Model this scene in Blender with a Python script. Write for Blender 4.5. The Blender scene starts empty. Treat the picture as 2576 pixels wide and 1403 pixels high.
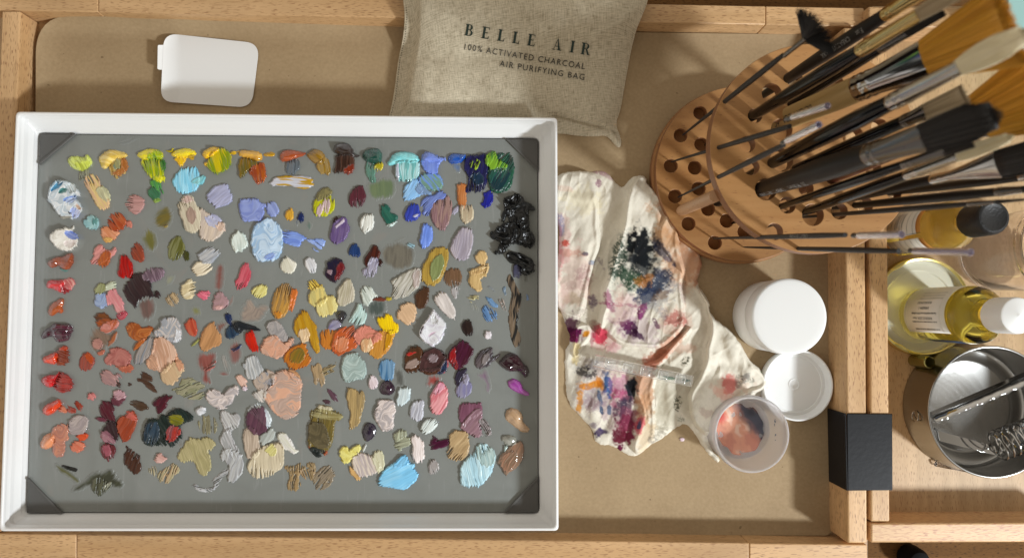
import bpy, bmesh, math, random
import numpy as np
from mathutils import Vector, Matrix

# ------------------------------------------------------------------ camera, world, lamps, exposure
S = 0.01                      # the code works in centimetres; the scene is in metres
F = 1717.0                    # focal length in reading pixels (the picture read at 2576 x 1403)
D = 56.0                      # height of the lens above the drawer floor, cm
CX, CY = 1288.0, 701.0
NX, NY = 1245.0, 775.0        # where a plumb line from the lens meets the picture
n_cam = Vector(((NX - CX) / F, -(NY - CY) / F, -1.0)).normalized()
RQ = n_cam.rotation_difference(Vector((0, 0, -1)))
RM = np.array(RQ.to_matrix())

sc = bpy.context.scene
COL = sc.collection
cam_d = bpy.data.cameras.new('camera'); cam = bpy.data.objects.new('camera', cam_d); COL.objects.link(cam)
cam.matrix_world = Matrix.Translation((0, 0, D * S)) @ RQ.to_matrix().to_4x4()
cam_d.sensor_width = 36.0; cam_d.lens = F / 2576.0 * 36.0
cam_d.clip_start = 0.01; cam_d.clip_end = 50
cam_d.dof.use_dof = True; cam_d.dof.focus_distance = 0.535; cam_d.dof.aperture_fstop = 8.0
sc.camera = cam

world = bpy.data.worlds.new('World'); sc.world = world; world.use_nodes = True
wn = world.node_tree.nodes; wl = world.node_tree.links; wn.clear()
wo = wn.new('ShaderNodeOutputWorld'); wb = wn.new('ShaderNodeBackground')
wt = wn.new('ShaderNodeTexCoord'); ws = wn.new('ShaderNodeSeparateXYZ'); wr = wn.new('ShaderNodeValToRGB')
wl.new(wt.outputs['Generated'], ws.inputs[0]); wl.new(ws.outputs['Z'], wr.inputs[0])
e = wr.color_ramp.elements
e[0].position = 0.0; e[0].color = (0.42, 0.375, 0.30, 1)
e[1].position = 1.0; e[1].color = (0.12, 0.10, 0.08, 1)
for p_, c_ in ((.25, (.50, .46, .39, 1)), (.40, (1.04, .955, .82, 1)), (.72, (1.0, .92, .80, 1)), (.86, (.30, .26, .20, 1))):
    m_ = e.new(p_); m_.color = c_
wl.new(wr.outputs[0], wb.inputs[0]); wb.inputs[1].default_value = 0.84
wl.new(wb.outputs[0], wo.inputs[0])

def lamp(name, loc, aim, size, power, color, shape='DISK'):
    d = bpy.data.lights.new(name, 'AREA'); d.shape = shape; d.size = size * S; d.energy = power; d.color = color
    o = bpy.data.objects.new(name, d); COL.objects.link(o)
    o.location = Vector(loc) * S
    o.rotation_euler = (Vector(aim) - Vector(loc)).to_track_quat('-Z', 'Y').to_euler()
    return o
lamp('desk_lamp_light', (138, -84, 101), (0, 0, 0), 19.0, 37.5, (0.90, 0.962, 1.0))

sc.view_settings.view_transform = 'Standard'; sc.view_settings.look = 'None'
sc.view_settings.gamma = 1.0; sc.view_settings.use_curve_mapping = False
sc.view_settings.exposure = 0.0
sc.cycles.use_denoising = True
sc.cycles.max_bounces = 10; sc.cycles.transmission_bounces = 8; sc.cycles.transparent_max_bounces = 8

# ------------------------------------------------------------------ from picture readings to places on a known height
def unproj(px, py, z):
    px = np.asarray(px, float); py = np.asarray(py, float)
    dx = (px - CX) / F; dy = -(py - CY) / F
    wx = RM[0, 0]*dx + RM[0, 1]*dy - RM[0, 2]
    wy = RM[1, 0]*dx + RM[1, 1]*dy - RM[1, 2]
    wz = RM[2, 0]*dx + RM[2, 1]*dy - RM[2, 2]
    t = (D - z) / (-wz)
    return wx * t, wy * t
def P(px, py, z):
    x, y = unproj(px, py, z); return Vector((float(x), float(y), float(z)))
def proj(v):
    c = RM.T @ np.array((v[0], v[1], v[2] - D))
    return CX + F * c[0] / -c[2], CY - F * c[1] / -c[2]
def rad_at(w_px, z): return 0.5 * w_px * (D - z) / F       # half of a width read in the picture, cm
def lin(h):
    out = []
    for i in (0, 2, 4):
        c = int(h[i:i+2], 16) / 255.0
        out.append(c / 12.92 if c <= 0.04045 else ((c + 0.055) / 1.055) ** 2.4)
    return np.array(out)
def lin4(h, k=1.0): return tuple(lin(h) * k) + (1.0,)

# ------------------------------------------------------------------ objects, parts, labels
def link_mesh(name, V, Fc, mat, parent=None, origin=None, smooth=True, angle=35, cols=None, mods=None):
    """V in cm (world), faces; makes ONE mesh object. Children are expressed about their thing's base."""
    V = np.asarray(V, float)
    if parent is None:
        if origin is None:
            origin = ((V[:, 0].min() + V[:, 0].max()) / 2, (V[:, 1].min() + V[:, 1].max()) / 2, V[:, 2].min())
        org = np.array(origin, float)
    else:
        org = np.array(parent['_o'][:], float)
    me = bpy.data.meshes.new(name)
    W = (V - org) * S
    if isinstance(Fc, np.ndarray):
        n = len(Fc); k = Fc.shape[1]
        me.vertices.add(len(W)); me.vertices.foreach_set('co', W.astype(np.float32).ravel())
        me.loops.add(n * k); me.loops.foreach_set('vertex_index', Fc.astype(np.int32).ravel())
        me.polygons.add(n); me.polygons.foreach_set('loop_start', np.arange(0, n * k, k, dtype=np.int32))
        me.polygons.foreach_set('loop_total', np.full(n, k, dtype=np.int32))
        me.update(calc_edges=True)
    else:
        me.from_pydata([tuple(v) for v in W], [], [tuple(f) for f in Fc])
    me.validate()
    if cols is not None:
        at = me.color_attributes.new('Col', 'FLOAT_COLOR', 'POINT')
        c4 = np.ones((len(V), 4), np.float32); c4[:, :3] = cols
        at.data.foreach_set('color', c4.ravel())
    if smooth:
        me.shade_smooth()
        if angle: me.set_sharp_from_angle(angle=math.radians(angle))
    if mat: me.materials.append(mat)
    o = bpy.data.objects.new(name, me); COL.objects.link(o)
    o['_o'] = [float(a) for a in org]
    if parent is None: o.location = Vector(org) * S
    else: o.parent = parent
    if mods:
        for f in mods: f(o)
    return o
def thing(name, label, cat, base, group=None):
    o = bpy.data.objects.new(name, None); COL.objects.link(o)
    o.empty_display_size = 0.01
    o.location = Vector(base) * S; o['_o'] = [float(a) for a in base]
    return tag(o, label, cat, group)
def tag(o, label, cat, group=None, kind=None):
    if label: o['label'] = label
    if cat: o['category'] = cat
    if group: o['group'] = group
    if kind: o['kind'] = kind
    return o
def bevel(w, seg=2, ang=40):
    def f(o):
        m = o.modifiers.new('Bevel', 'BEVEL'); m.width = w * S; m.segments = seg
        m.limit_method = 'ANGLE'; m.angle_limit = math.radians(ang)
    return f
def solidify(t):
    def f(o):
        m = o.modifiers.new('Solidify', 'SOLIDIFY'); m.thickness = t * S; m.offset = -1
    return f

class MB:
    def __init__(s): s.V = []; s.F = []
    def add(s, V, Fc):
        b = len(s.V); s.V += [tuple(v) for v in V]; s.F += [tuple(i + b for i in f) for f in Fc]; return s
    def prism(s, top, z0, z1=None):
        """polygon of (x, y) or (x, y, z) as the top, dropped to z0"""
        n = len(top)
        T = [(p[0], p[1], p[2] if len(p) > 2 and z1 is None else z1) for p in top]
        B = [(p[0], p[1], z0) for p in top]
        ar = sum(T[i][0]*T[(i+1) % n][1] - T[(i+1) % n][0]*T[i][1] for i in range(n))
        if ar < 0: T.reverse(); B.reverse()
        Fc = [tuple(range(n)), tuple(range(2*n-1, n-1, -1))]
        Fc += [(i, n + i, n + (i+1) % n, (i+1) % n) for i in range(n)]
        return s.add(T + B, Fc)
    def loops(s, L, close_first=False, close_last=False):
        n = len(L[0]); V = [p for l in L for p in l]; Fc = []
        for k in range(len(L) - 1):
            for i in range(n):
                j = (i + 1) % n
                Fc.append((k*n+i, k*n+j, (k+1)*n+j, (k+1)*n+i))
        if close_first: Fc.append(tuple(range(n-1, -1, -1)))
        if close_last: Fc.append(tuple(range((len(L)-1)*n, len(L)*n)))
        return s.add(V, Fc)
    def lathe(s, prof, c, n=64, cap0=False, cap1=False):
        L = [[(c[0] + r*math.cos(2*math.pi*i/n), c[1] + r*math.sin(2*math.pi*i/n), c[2] + z) for i in range(n)] for r, z in prof]
        return s.loops(L, cap0, cap1)
    def tube(s, path, r, n=10, caps=True):
        path = [Vector(p) for p in path]; L = []
        up = Vector((0, 0, 1)); prev = None
        for i, p in enumerate(path):
            t = (path[min(i+1, len(path)-1)] - path[max(i-1, 0)]).normalized()
            a = t.cross(up) if prev is None else prev - t * prev.dot(t)
            if a.length < 1e-4: a = t.cross(Vector((1, 0, 0)))
            a.normalize(); prev = a; b = t.cross(a)
            rr = r[i] if isinstance(r, (list, tuple)) else r
            L.append([tuple(p + (a*math.cos(2*math.pi*k/n) + b*math.sin(2*math.pi*k/n)) * rr) for k in range(n)])
        return s.loops(L, caps, caps)
    def make(s, name, mat, parent=None, **k): return link_mesh(name, s.V, s.F, mat, parent, **k)

# ------------------------------------------------------------------ value noise
_tab = np.random.RandomState(11).rand(16, 256, 256).astype(np.float64) * 2 - 1
def vn(x, y, seed=0):
    t = _tab[seed % 16]; off = (seed * 37) % 251
    xi = np.floor(x).astype(int); yi = np.floor(y).astype(int)
    fx = x - xi; fy = y - yi
    fx = fx*fx*(3-2*fx); fy = fy*fy*(3-2*fy)
    a = t[(xi+off) & 255, (yi+off*3) & 255]; b = t[(xi+1+off) & 255, (yi+off*3) & 255]
    c = t[(xi+off) & 255, (yi+1+off*3) & 255]; d = t[(xi+1+off) & 255, (yi+1+off*3) & 255]
    return (a*(1-fx)+b*fx)*(1-fy) + (c*(1-fx)+d*fx)*fy
def sm(a, b, x):
    t = np.clip((x - a) / (b - a), 0, 1); return t*t*(3-2*t)
def poly_sd(X, Y, pts):
    pts = np.asarray(pts, float); n = len(pts)
    d2 = np.full(X.shape, 1e18); ins = np.zeros(X.shape, bool)
    for i in range(n):
        ax, ay = pts[i]; bx, by = pts[(i+1) % n]
        ex, ey = bx-ax, by-ay; l = ex*ex+ey*ey + 1e-12
        t = np.clip(((X-ax)*ex + (Y-ay)*ey)/l, 0, 1)
        d2 = np.minimum(d2, (X-ax-t*ex)**2 + (Y-ay-t*ey)**2)
        c = ((ay > Y) != (by > Y)) & (X < (bx-ax)*(Y-ay)/(by-ay+1e-12)+ax)
        ins ^= c
    d = np.sqrt(d2); return np.where(ins, -d, d)
def line_d(X, Y, pts):
    """distance to a polyline, and the 0..1 position along it"""
    pts = np.asarray(pts, float); d2 = np.full(X.shape, 1e18); tt = np.zeros(X.shape); sd = np.zeros(X.shape)
    n = len(pts) - 1
    for i in range(n):
        ax, ay = pts[i]; bx, by = pts[i+1]; ex, ey = bx-ax, by-ay; l = ex*ex+ey*ey+1e-12
        t = np.clip(((X-ax)*ex + (Y-ay)*ey)/l, 0, 1)
        q = (X-ax-t*ex)**2 + (Y-ay-t*ey)**2; m = q < d2
        d2 = np.where(m, q, d2); tt = np.where(m, (i+t)/n, tt)
        sd = np.where(m, np.sign((X-ax)*ey - (Y-ay)*ex), sd)
    return np.sqrt(d2), tt, sd
def chaikin(pts, it=1):
    pts = [tuple(p) for p in pts]
    for _ in range(it):
        q = []
        for i in range(len(pts)):
            a = pts[i]; b = pts[(i+1) % len(pts)]
            q += [(a[0]*.75+b[0]*.25, a[1]*.75+b[1]*.25), (a[0]*.25+b[0]*.75, a[1]*.25+b[1]*.75)]
        pts = q
    return pts
def resample(pts, n):
    p = np.array(list(pts) + [pts[0]], float); seg = np.sqrt((np.diff(p, axis=0)**2).sum(1)); s = np.r_[0, seg.cumsum()]
    u = np.linspace(0, s[-1], n, endpoint=False)
    return np.c_[np.interp(u, s, p[:, 0]), np.interp(u, s, p[:, 1])]

# ------------------------------------------------------------------ materials
def new_mat(name):
    m = bpy.data.materials.new(name); m.use_nodes = True
    nt = m.node_tree; return m, nt.nodes, nt.links, nt.nodes['Principled BSDF']
def plain(name, col, rough=0.5, metal=0.0, spec=0.5, coat=0.0, trans=0.0, ior=1.45, bump=0.0, bscale=300.0, var=0.0, coat_r=0.05, sss=0.0):
    m, N, L, b = new_mat(name)
    b.inputs['Base Color'].default_value = (*col, 1); b.inputs['Roughness'].default_value = rough
    b.inputs['Metallic'].default_value = metal; b.inputs['Specular IOR Level'].default_value = spec
    b.inputs['Coat Weight'].default_value = coat; b.inputs['Coat Roughness'].default_value = coat_r
    b.inputs['Transmission Weight'].default_value = trans; b.inputs['IOR'].default_value = ior
    if sss:
        b.inputs['Subsurface Weight'].default_value = sss; b.inputs['Subsurface Radius'].default_value = (.01, .008, .006)
        b.inputs['Subsurface Scale'].default_value = .3
    tc = N.new('ShaderNodeTexCoord')
    if var:
        n = N.new('ShaderNodeTexNoise'); n.inputs['Scale'].default_value = 60; n.inputs['Detail'].default_value = 6
        r = N.new('ShaderNodeValToRGB'); L.new(tc.outputs['Object'], n.inputs['Vector']); L.new(n.outputs['Fac'], r.inputs[0])
        r.color_ramp.elements[0].position = .3; r.color_ramp.elements[1].position = .7
        r.color_ramp.elements[0].color = tuple(c*(1-var) for c in col) + (1,)
        r.color_ramp.elements[1].color = tuple(min(1, c*(1+var)) for c in col) + (1,)
        L.new(r.outputs[0], b.inputs['Base Color'])
    if bump:
        n = N.new('ShaderNodeTexNoise'); n.inputs['Scale'].default_value = bscale; n.inputs['Detail'].default_value = 4
        bp = N.new('ShaderNodeBump'); bp.inputs['Strength'].default_value = bump; bp.inputs['Distance'].default_value = 0.0006
        L.new(tc.outputs['Object'], n.inputs['Vector']); L.new(n.outputs['Fac'], bp.inputs['Height']); L.new(bp.outputs[0], b.inputs['Normal'])
    return m
def wood(name, axis, c0, c1, fleck, rough=0.45, ring=1.0, fl_th=0.605, seed=0.0, grain=1.0):
    """beech: soft grain running along one axis plus short dark flecks"""
    m, N, L, b = new_mat(name); tc = N.new('ShaderNodeTexCoord')
    def mapped(sa, sc_, off=0.0):
        mp = N.new('ShaderNodeMapping'); s = [sc_, sc_, sc_]; s[axis] = sa
        mp.inputs['Scale'].default_value = s; mp.inputs['Location'].default_value = (off+seed, off*1.7+seed, off*.3+seed)
        L.new(tc.outputs['Object'], mp.inputs['Vector']); return mp
    g = N.new('ShaderNodeTexNoise'); g.inputs['Scale'].default_value = 1; g.inputs['Detail'].default_value = 5; g.inputs['Distortion'].default_value = .4
    L.new(mapped(5*ring, 110*ring).outputs[0], g.inputs['Vector'])
    r = N.new('ShaderNodeValToRGB'); e = r.color_ramp.elements
    e[0].position = .36; e[0].color = (*c0, 1); e[1].position = .66; e[1].color = (*c1, 1)
    L.new(g.outputs['Fac'], r.inputs[0])
    f = N.new('ShaderNodeTexNoise'); f.inputs['Scale'].default_value = 1; f.inputs['Detail'].default_value = 0.5
    L.new(mapped(210, 1600, 3.1).outputs[0], f.inputs['Vector'])
    fr = N.new('ShaderNodeValToRGB'); q = fr.color_ramp.elements
    q[0].position = fl_th; q[0].color = (0, 0, 0, 1); q[1].position = fl_th + .07; q[1].color = (grain, grain, grain, 1)
    L.new(f.outputs['Fac'], fr.inputs[0])
    big = N.new('ShaderNodeTexNoise'); big.inputs['Scale'].default_value = 1; big.inputs['Detail'].default_value = 3
    L.new(mapped(8, 22, 7.7).outputs[0], big.inputs['Vector'])
    br = N.new('ShaderNodeValToRGB'); w = br.color_ramp.elements
    w[0].position = .3; w[0].color = (.82, .80, .78, 1); w[1].position = .7; w[1].color = (1.08, 1.05, 1.02, 1)
    L.new(big.outputs['Fac'], br.inputs[0])
    mu = N.new('ShaderNodeMix'); mu.data_type = 'RGBA'; mu.blend_type = 'MULTIPLY'; mu.inputs['Factor'].default_value = 1
    L.new(r.outputs[0], mu.inputs['A']); L.new(br.outputs[0], mu.inputs['B'])
    mx = N.new('ShaderNodeMix'); mx.data_type = 'RGBA'
    L.new(fr.outputs[0], mx.inputs['Factor']); L.new(mu.outputs['Result'], mx.inputs['A']); mx.inputs['B'].default_value = (*fleck, 1)
    L.new(mx.outputs['Result'], b.inputs['Base Color'])
    b.inputs['Roughness'].default_value = rough
    bp = N.new('ShaderNodeBump'); bp.inputs['Strength'].default_value = .12; bp.inputs['Distance'].default_value = .0004
    L.new(f.outputs['Fac'], bp.inputs['Height']); L.new(bp.outputs[0], b.inputs['Normal'])
    return m
def attr_mat(name, rough, spec=0.5, coat=0.0, bump=0.0, bscale=900, coat_r=.08, weave=False):
    m, N, L, b = new_mat(name); a = N.new('ShaderNodeAttribute'); a.attribute_name = 'Col'
    L.new(a.outputs['Color'], b.inputs['Base Color'])
    b.inputs['Roughness'].default_value = rough; b.inputs['Specular IOR Level'].default_value = spec
    b.inputs['Coat Weight'].default_value = coat; b.inputs['Coat Roughness'].default_value = coat_r
    if bump:
        tc = N.new('ShaderNodeTexCoord'); n = N.new('ShaderNodeTexNoise'); n.inputs['Scale'].default_value = bscale; n.inputs['Detail'].default_value = 3
        L.new(tc.outputs['Object'], n.inputs['Vector'])
        bp = N.new('ShaderNodeBump'); bp.inputs['Strength'].default_value = bump; bp.inputs['Distance'].default_value = .0005
        L.new(n.outputs['Fac'], bp.inputs['Height']); L.new(bp.outputs[0], b.inputs['Normal'])
    return m
BE0, BE1, BEF = (.56, .345, .165), (.68, .44, .23), (.34, .18, .08)
M = {}
M['beech_x'] = wood('beech_grain_along_x', 0, BE0, BE1, BEF)
M['beech_y'] = wood('beech_grain_along_y', 1, BE0, BE1, BEF)
M['beech_panel'] = wood('beech_panel', 1, (.47, .315, .165), (.56, .385, .215), (.36, .21, .10), seed=4.0)
M['cherry'] = wood('holder_wood', 0, (.37, .18, .06), (.47, .25, .095), (.22, .09, .032), ring=.8, fl_th=.70, seed=9.0)
M['cherry_shaded'] = wood('holder_wood_shaded', 0, (.33, .155, .05), (.42, .215, .077), (.17, .07, .027), ring=.8, fl_th=.70, seed=1.5)  # darker copy of the holder wood: the upper plate's shade put into the colour
for k_ in ('cherry', 'cherry_shaded'):          # the cut edge of the ply is redder than its face
    m = M[k_]; N, L, b = m.node_tree.nodes, m.node_tree.links, m.node_tree.nodes['Principled BSDF']
    tc = N.new('ShaderNodeTexCoord'); sx = N.new('ShaderNodeSeparateXYZ'); ab = N.new('ShaderNodeMath'); ab.operation = 'ABSOLUTE'
    L.new(tc.outputs['Normal'], sx.inputs[0]); L.new(sx.outputs['Z'], ab.inputs[0])
    mr = N.new('ShaderNodeMapRange'); mr.inputs['From Min'].default_value = .35; mr.inputs['From Max'].default_value = .75; L.new(ab.outputs[0], mr.inputs['Value'])
    mx = N.new('ShaderNodeMix'); mx.data_type = 'RGBA'; mx.inputs['A'].default_value = (.25, .105, .042, 1)
    old = b.inputs['Base Color'].links[0].from_socket
    L.new(mr.outputs[0], mx.inputs['Factor']); L.new(old, mx.inputs['B']); L.new(mx.outputs['Result'], b.inputs['Base Color'])
M['post'] = wood('post_wood', 2, (.50, .29, .16), (.58, .36, .21), (.3, .15, .08), seed=2.0, fl_th=.7)
M['floor'] = wood('floor_wood', 0, (.13, .062, .021), (.21, .105, .036), (.05, .025, .010), rough=.8, seed=6.0, ring=.6)
M['floor'].node_tree.nodes['Principled BSDF'].inputs['Specular IOR Level'].default_value = .12
M['white'] = plain('white_plastic', (.80, .80, .80), .32, coat=.15, bump=.03, bscale=120)
M['card'] = plain('glossy_white_card', (.82, .82, .82), .22, coat=.6, bump=.05, bscale=90)
M['jar_white'] = plain('jar_white_plastic', (.80, .80, .79), .38, sss=.05)
M['glass_grey'] = plain('grey_backed_glass', tuple(lin('838683')), .28, spec=.3, coat=1.0, coat_r=.015, var=.02)
# wiped film, scuffs and oil haze on the glass
m = M['glass_grey']; N, L, b = m.node_tree.nodes, m.node_tree.links, m.node_tree.nodes['Principled BSDF']
tc = N.new('ShaderNodeTexCoord'); cl_ = b.inputs['Base Color'].links[0].from_socket
prev = cl_
for sc_, rot, lo, hi, amt, col in (((40, 9, 1), .5, .60, .78, .22, (.34, .34, .33, 1)), ((260, 26, 1), -.7, .63, .72, .18, (.40, .40, .40, 1)), ((12, 16, 1), .2, .52, .75, .35, (.150, .150, .140, 1)), ((34, 30, 1), 1.1, .62, .74, .20, (.30, .24, .21, 1))):
    mp = N.new('ShaderNodeMapping'); mp.inputs['Scale'].default_value = sc_; mp.inputs['Rotation'].default_value = (0, 0, rot)
    n = N.new('ShaderNodeTexNoise'); n.inputs['Scale'].default_value = 1; n.inputs['Detail'].default_value = 4; n.inputs['Distortion'].default_value = 1.2
    r = N.new('ShaderNodeValToRGB'); r.color_ramp.elements[0].position = lo; r.color_ramp.elements[0].color = (0, 0, 0, 1); r.color_ramp.elements[1].position = hi; r.color_ramp.elements[1].color = (amt, amt, amt, 1)
    mx = N.new('ShaderNodeMix'); mx.data_type = 'RGBA'; mx.inputs['B'].default_value = col
    L.new(tc.outputs['Object'], mp.inputs['Vector']); L.new(mp.outputs[0], n.inputs['Vector']); L.new(n.outputs['Fac'], r.inputs[0])
    L.new(r.outputs[0], mx.inputs['Factor']); L.new(prev, mx.inputs['A']); prev = mx.outputs['Result']
L.new(prev, b.inputs['Base Color'])
rn = N.new('ShaderNodeTexNoise'); rn.inputs['Scale'].default_value = 28; rn.inputs['Detail'].default_value = 5
rr_ = N.new('ShaderNodeMapRange'); rr_.inputs['From Min'].default_value = .45; rr_.inputs['From Max'].default_value = .75; rr_.inputs['To Min'].default_value = .015; rr_.inputs['To Max'].default_value = .22
L.new(tc.outputs['Object'], rn.inputs['Vector']); L.new(rn.outputs['Fac'], rr_.inputs['Value']); L.new(rr_.outputs[0], b.inputs['Coat Roughness'])
M['guard'] = plain('grey_rubber', (.105, .102, .097), .5, bump=.05)
M['iron'] = plain('black_coated_steel', (.010, .010, .012), .36, spec=.3, bump=.10, bscale=260)
M['steel'] = plain('brushed_steel', (.35, .345, .335), .24, metal=1.0, bump=.02, bscale=90)
M['chrome'] = plain('chrome', (.44, .43, .42), .07, metal=1.0)
M['brass'] = plain('brass', (.75, .58, .26), .16, metal=1.0)
M['nickel'] = plain('nickel', (.62, .60, .57), .14, metal=1.0)
M['darknickel'] = plain('dark_nickel', (.22, .21, .20), .2, metal=1.0)
M['lacquer'] = plain('black_lacquer', (.004, .004, .005), .09, spec=.18, coat=.16)
M['matte'] = plain('matte_black_handle', (.011, .0105, .0105), .42, spec=.30)
M['thin'] = plain('matte_grey_handle', (.028, .027, .027), .45, spec=.35)
M['clearwood'] = wood('pale_handle_wood', 2, (.42, .28, .11), (.54, .38, .17), (.34, .21, .08), rough=.25, fl_th=.75, seed=5.0)
M['redwood'] = plain('red_brown_handle', (.16, .06, .035), .25, coat=.5)
M['ink'] = plain('green_black_ink', (.018, .035, .028), .7)
M['ink2'] = plain('dark_ink', (.035, .035, .03), .7)
M['greyprint'] = plain('grey_print', (.30, .29, .28), .5)
M['black'] = plain('black_print', (.012, .012, .012), .6)
M['paperlabel'] = plain('paper_label', (.72, .68, .60), .6, bump=.04, bscale=500)
M['navy'] = plain('navy_print', (.03, .045, .08), .5)
M['orange'] = plain('orange_print', (.55, .25, .05), .5)
M['gold'] = plain('gold_lid_lacquer', (.62, .50, .18), .25, metal=.85)
M['cream'] = plain('cream_lid_lining', (.60, .58, .47), .25, coat=.5)
M['oil'] = plain('yellow_oil', (.96, .77, .14), .03, trans=1.0, ior=1.34)
M['amber'] = plain('amber_soap', (.86, .66, .17), .05, trans=.85, ior=1.34)
M['clear'] = plain('clear_plastic', (.97, .95, .95), .06, trans=1.0, ior=1.22)
M['strip'] = plain('clear_strip_plastic', (.97, .98, .98), .05, trans=.92, ior=1.47)
M['sleeve'] = plain('clear_sleeve', (.66, .64, .80), .12, trans=.85, ior=1.15)
M['frost'] = plain('frosted_plastic', (.86, .84, .85), .35, trans=.72, ior=1.2)
M['glassrod'] = plain('clear_rod', (.95, .92, .92), .05, trans=1.0, ior=1.4)
M['teal'] = plain('teal_card', (.30, .50, .48), .6, bump=.05)
M['dark'] = plain('dark_case', (.006, .006, .006), .7, spec=.15)
M['capblack'] = plain('black_cap_plastic', (.014, .014, .015), .42, bump=.5, bscale=700)
M['paint'] = attr_mat('oil_paint', .30, .45)
M['paint_gloss'] = attr_mat('wet_oil_paint', .14, .5, coat=.8, bump=.25, bscale=700, coat_r=.04)
M['cloth'] = attr_mat('cotton_rag', .85, .15, bump=.35, bscale=1700)
M['residue'] = attr_mat('thinned_paint', .55, .25)
def hair_mat(name, c0, c1, rough=.42):
    m, N, L, b = new_mat(name); n = N.new('ShaderNodeNewGeometry')
    r = N.new('ShaderNodeValToRGB'); e = r.color_ramp.elements
    e[0].position = .0; e[0].color = (*c0, 1); e[1].position = 1; e[1].color = (*c1, 1)
    L.new(n.outputs['Random Per Island'], r.inputs[0]); L.new(r.outputs[0], b.inputs['Base Color'])
    b.inputs['Roughness'].default_value = rough
    return m
M['h_amber'] = hair_mat('amber_bristle', (.55, .25, .015), (.88, .46, .06))
M['h_cream'] = hair_mat('hog_bristle', (.84, .73, .46), (.93, .85, .64))
M['h_tan'] = hair_mat('tan_bristle', (.34, .25, .15), (.50, .40, .26))
M['h_black'] = hair_mat('black_bristle', (.006, .006, .007), (.016, .016, .018), .5)
M['h_fine'] = hair_mat('fine_dark_bristle', (.05, .05, .10), (.10, .10, .18), .5)
# kraft paper: fibres, small specks, soft creases
m, N, L, b = new_mat('kraft_paper'); M['kraft'] = m
tc = N.new('ShaderNodeTexCoord')
n1 = N.new('ShaderNodeTexNoise'); n1.inputs['Scale'].default_value = 420; n1.inputs['Detail'].default_value = 6
n2 = N.new('ShaderNodeTexNoise'); n2.inputs['Scale'].default_value = 14; n2.inputs['Detail'].default_value = 4
n3 = N.new('ShaderNodeTexNoise'); n3.inputs['Scale'].default_value = 190; n3.inputs['Detail'].default_value = 1
for q in (n1, n2, n3): L.new(tc.outputs['Object'], q.inputs['Vector'])
r1 = N.new('ShaderNodeValToRGB'); e = r1.color_ramp.elements
e[0].position = .25; e[0].color = (.335, .24, .135, 1); e[1].position = .75; e[1].color = (.40, .29, .17, 1)
L.new(n1.outputs['Fac'], r1.inputs[0])
r2 = N.new('ShaderNodeValToRGB'); e = r2.color_ramp.elements
e[0].position = .3; e[0].color = (.90, .88, .86, 1); e[1].position = .7; e[1].color = (1.05, 1.05, 1.05, 1)
L.new(n2.outputs['Fac'], r2.inputs[0])
mu = N.new('ShaderNodeMix'); mu.data_type = 'RGBA'; mu.blend_type = 'MULTIPLY'; mu.inputs['Factor'].default_value = 1
L.new(r1.outputs[0], mu.inputs['A']); L.new(r2.outputs[0], mu.inputs['B'])
r3 = N.new('ShaderNodeValToRGB'); e = r3.color_ramp.elements
e[0].position = .75; e[0].color = (0, 0, 0, 1); e[1].position = .79; e[1].color = (.5, .5, .5, 1)
L.new(n3.outputs['Fac'], r3.inputs[0])
mx = N.new('ShaderNodeMix'); mx.data_type = 'RGBA'; L.new(r3.outputs[0], mx.inputs['Factor'])
L.new(mu.outputs['Result'], mx.inputs['A']); mx.inputs['B'].default_value = (.10, .06, .03, 1)
L.new(mx.outputs['Result'], b.inputs['Base Color']); b.inputs['Roughness'].default_value = .7; b.inputs['Specular IOR Level'].default_value = .25
ad = N.new('ShaderNodeMath'); ad.operation = 'MULTIPLY_ADD'; ad.inputs[1].default_value = 9.0
L.new(n2.outputs['Fac'], ad.inputs[0]); L.new(n1.outputs['Fac'], ad.inputs[2])
bp = N.new('ShaderNodeBump'); bp.inputs['Strength'].default_value = .15; bp.inputs['Distance'].default_value = .0006
L.new(ad.outputs[0], bp.inputs['Height']); L.new(bp.outputs[0], b.inputs['Normal'])
# linen: two crossed thread patterns, uneven threads
m, N, L, b = new_mat('linen'); M['linen'] = m
tc = N.new('ShaderNodeTexCoord'); mp = N.new('ShaderNodeMapping'); mp.inputs['Rotation'].default_value = (0, 0, math.radians(-9))
L.new(tc.outputs['Object'], mp.inputs['Vector'])
hs = []
for ax in (0, 1):
    w = N.new('ShaderNodeTexWave'); w.bands_direction = 'XY'[ax]; w.inputs['Scale'].default_value = 430
    w.inputs['Distortion'].default_value = 2.2; w.inputs['Detail'].default_value = 2; w.inputs['Detail Scale'].default_value = .25
    L.new(mp.outputs[0], w.inputs['Vector']); hs.append(w)
st = []
for ax in (0, 1):
    q = N.new('ShaderNodeMapping'); q.inputs['Scale'].default_value = (150, 1500, 1) if ax == 0 else (1500, 150, 1)
    L.new(mp.outputs[0], q.inputs['Vector']); n = N.new('ShaderNodeTexNoise'); n.inputs['Scale'].default_value = 1; n.inputs['Detail'].default_value = 2
    L.new(q.outputs[0], n.inputs['Vector']); st.append(n)
mm = N.new('ShaderNodeMath'); mm.operation = 'MULTIPLY'; L.new(hs[0].outputs['Fac'], mm.inputs[0]); L.new(hs[1].outputs['Fac'], mm.inputs[1])
aa = N.new('ShaderNodeMath'); aa.operation = 'ADD'; L.new(st[0].outputs['Fac'], aa.inputs[0]); L.new(st[1].outputs['Fac'], aa.inputs[1])
a2 = N.new('ShaderNodeMath'); a2.operation = 'MULTIPLY_ADD'; a2.inputs[1].default_value = .35
L.new(mm.outputs[0], a2.inputs[0]); L.new(aa.outputs[0], a2.inputs[2])
r = N.new('ShaderNodeValToRGB'); e = r.color_ramp.elements
e[0].position = .50; e[0].color = (.27, .225, .15, 1); e[1].position = 1.04; e[1].color = (.64, .565, .43, 1)
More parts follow.
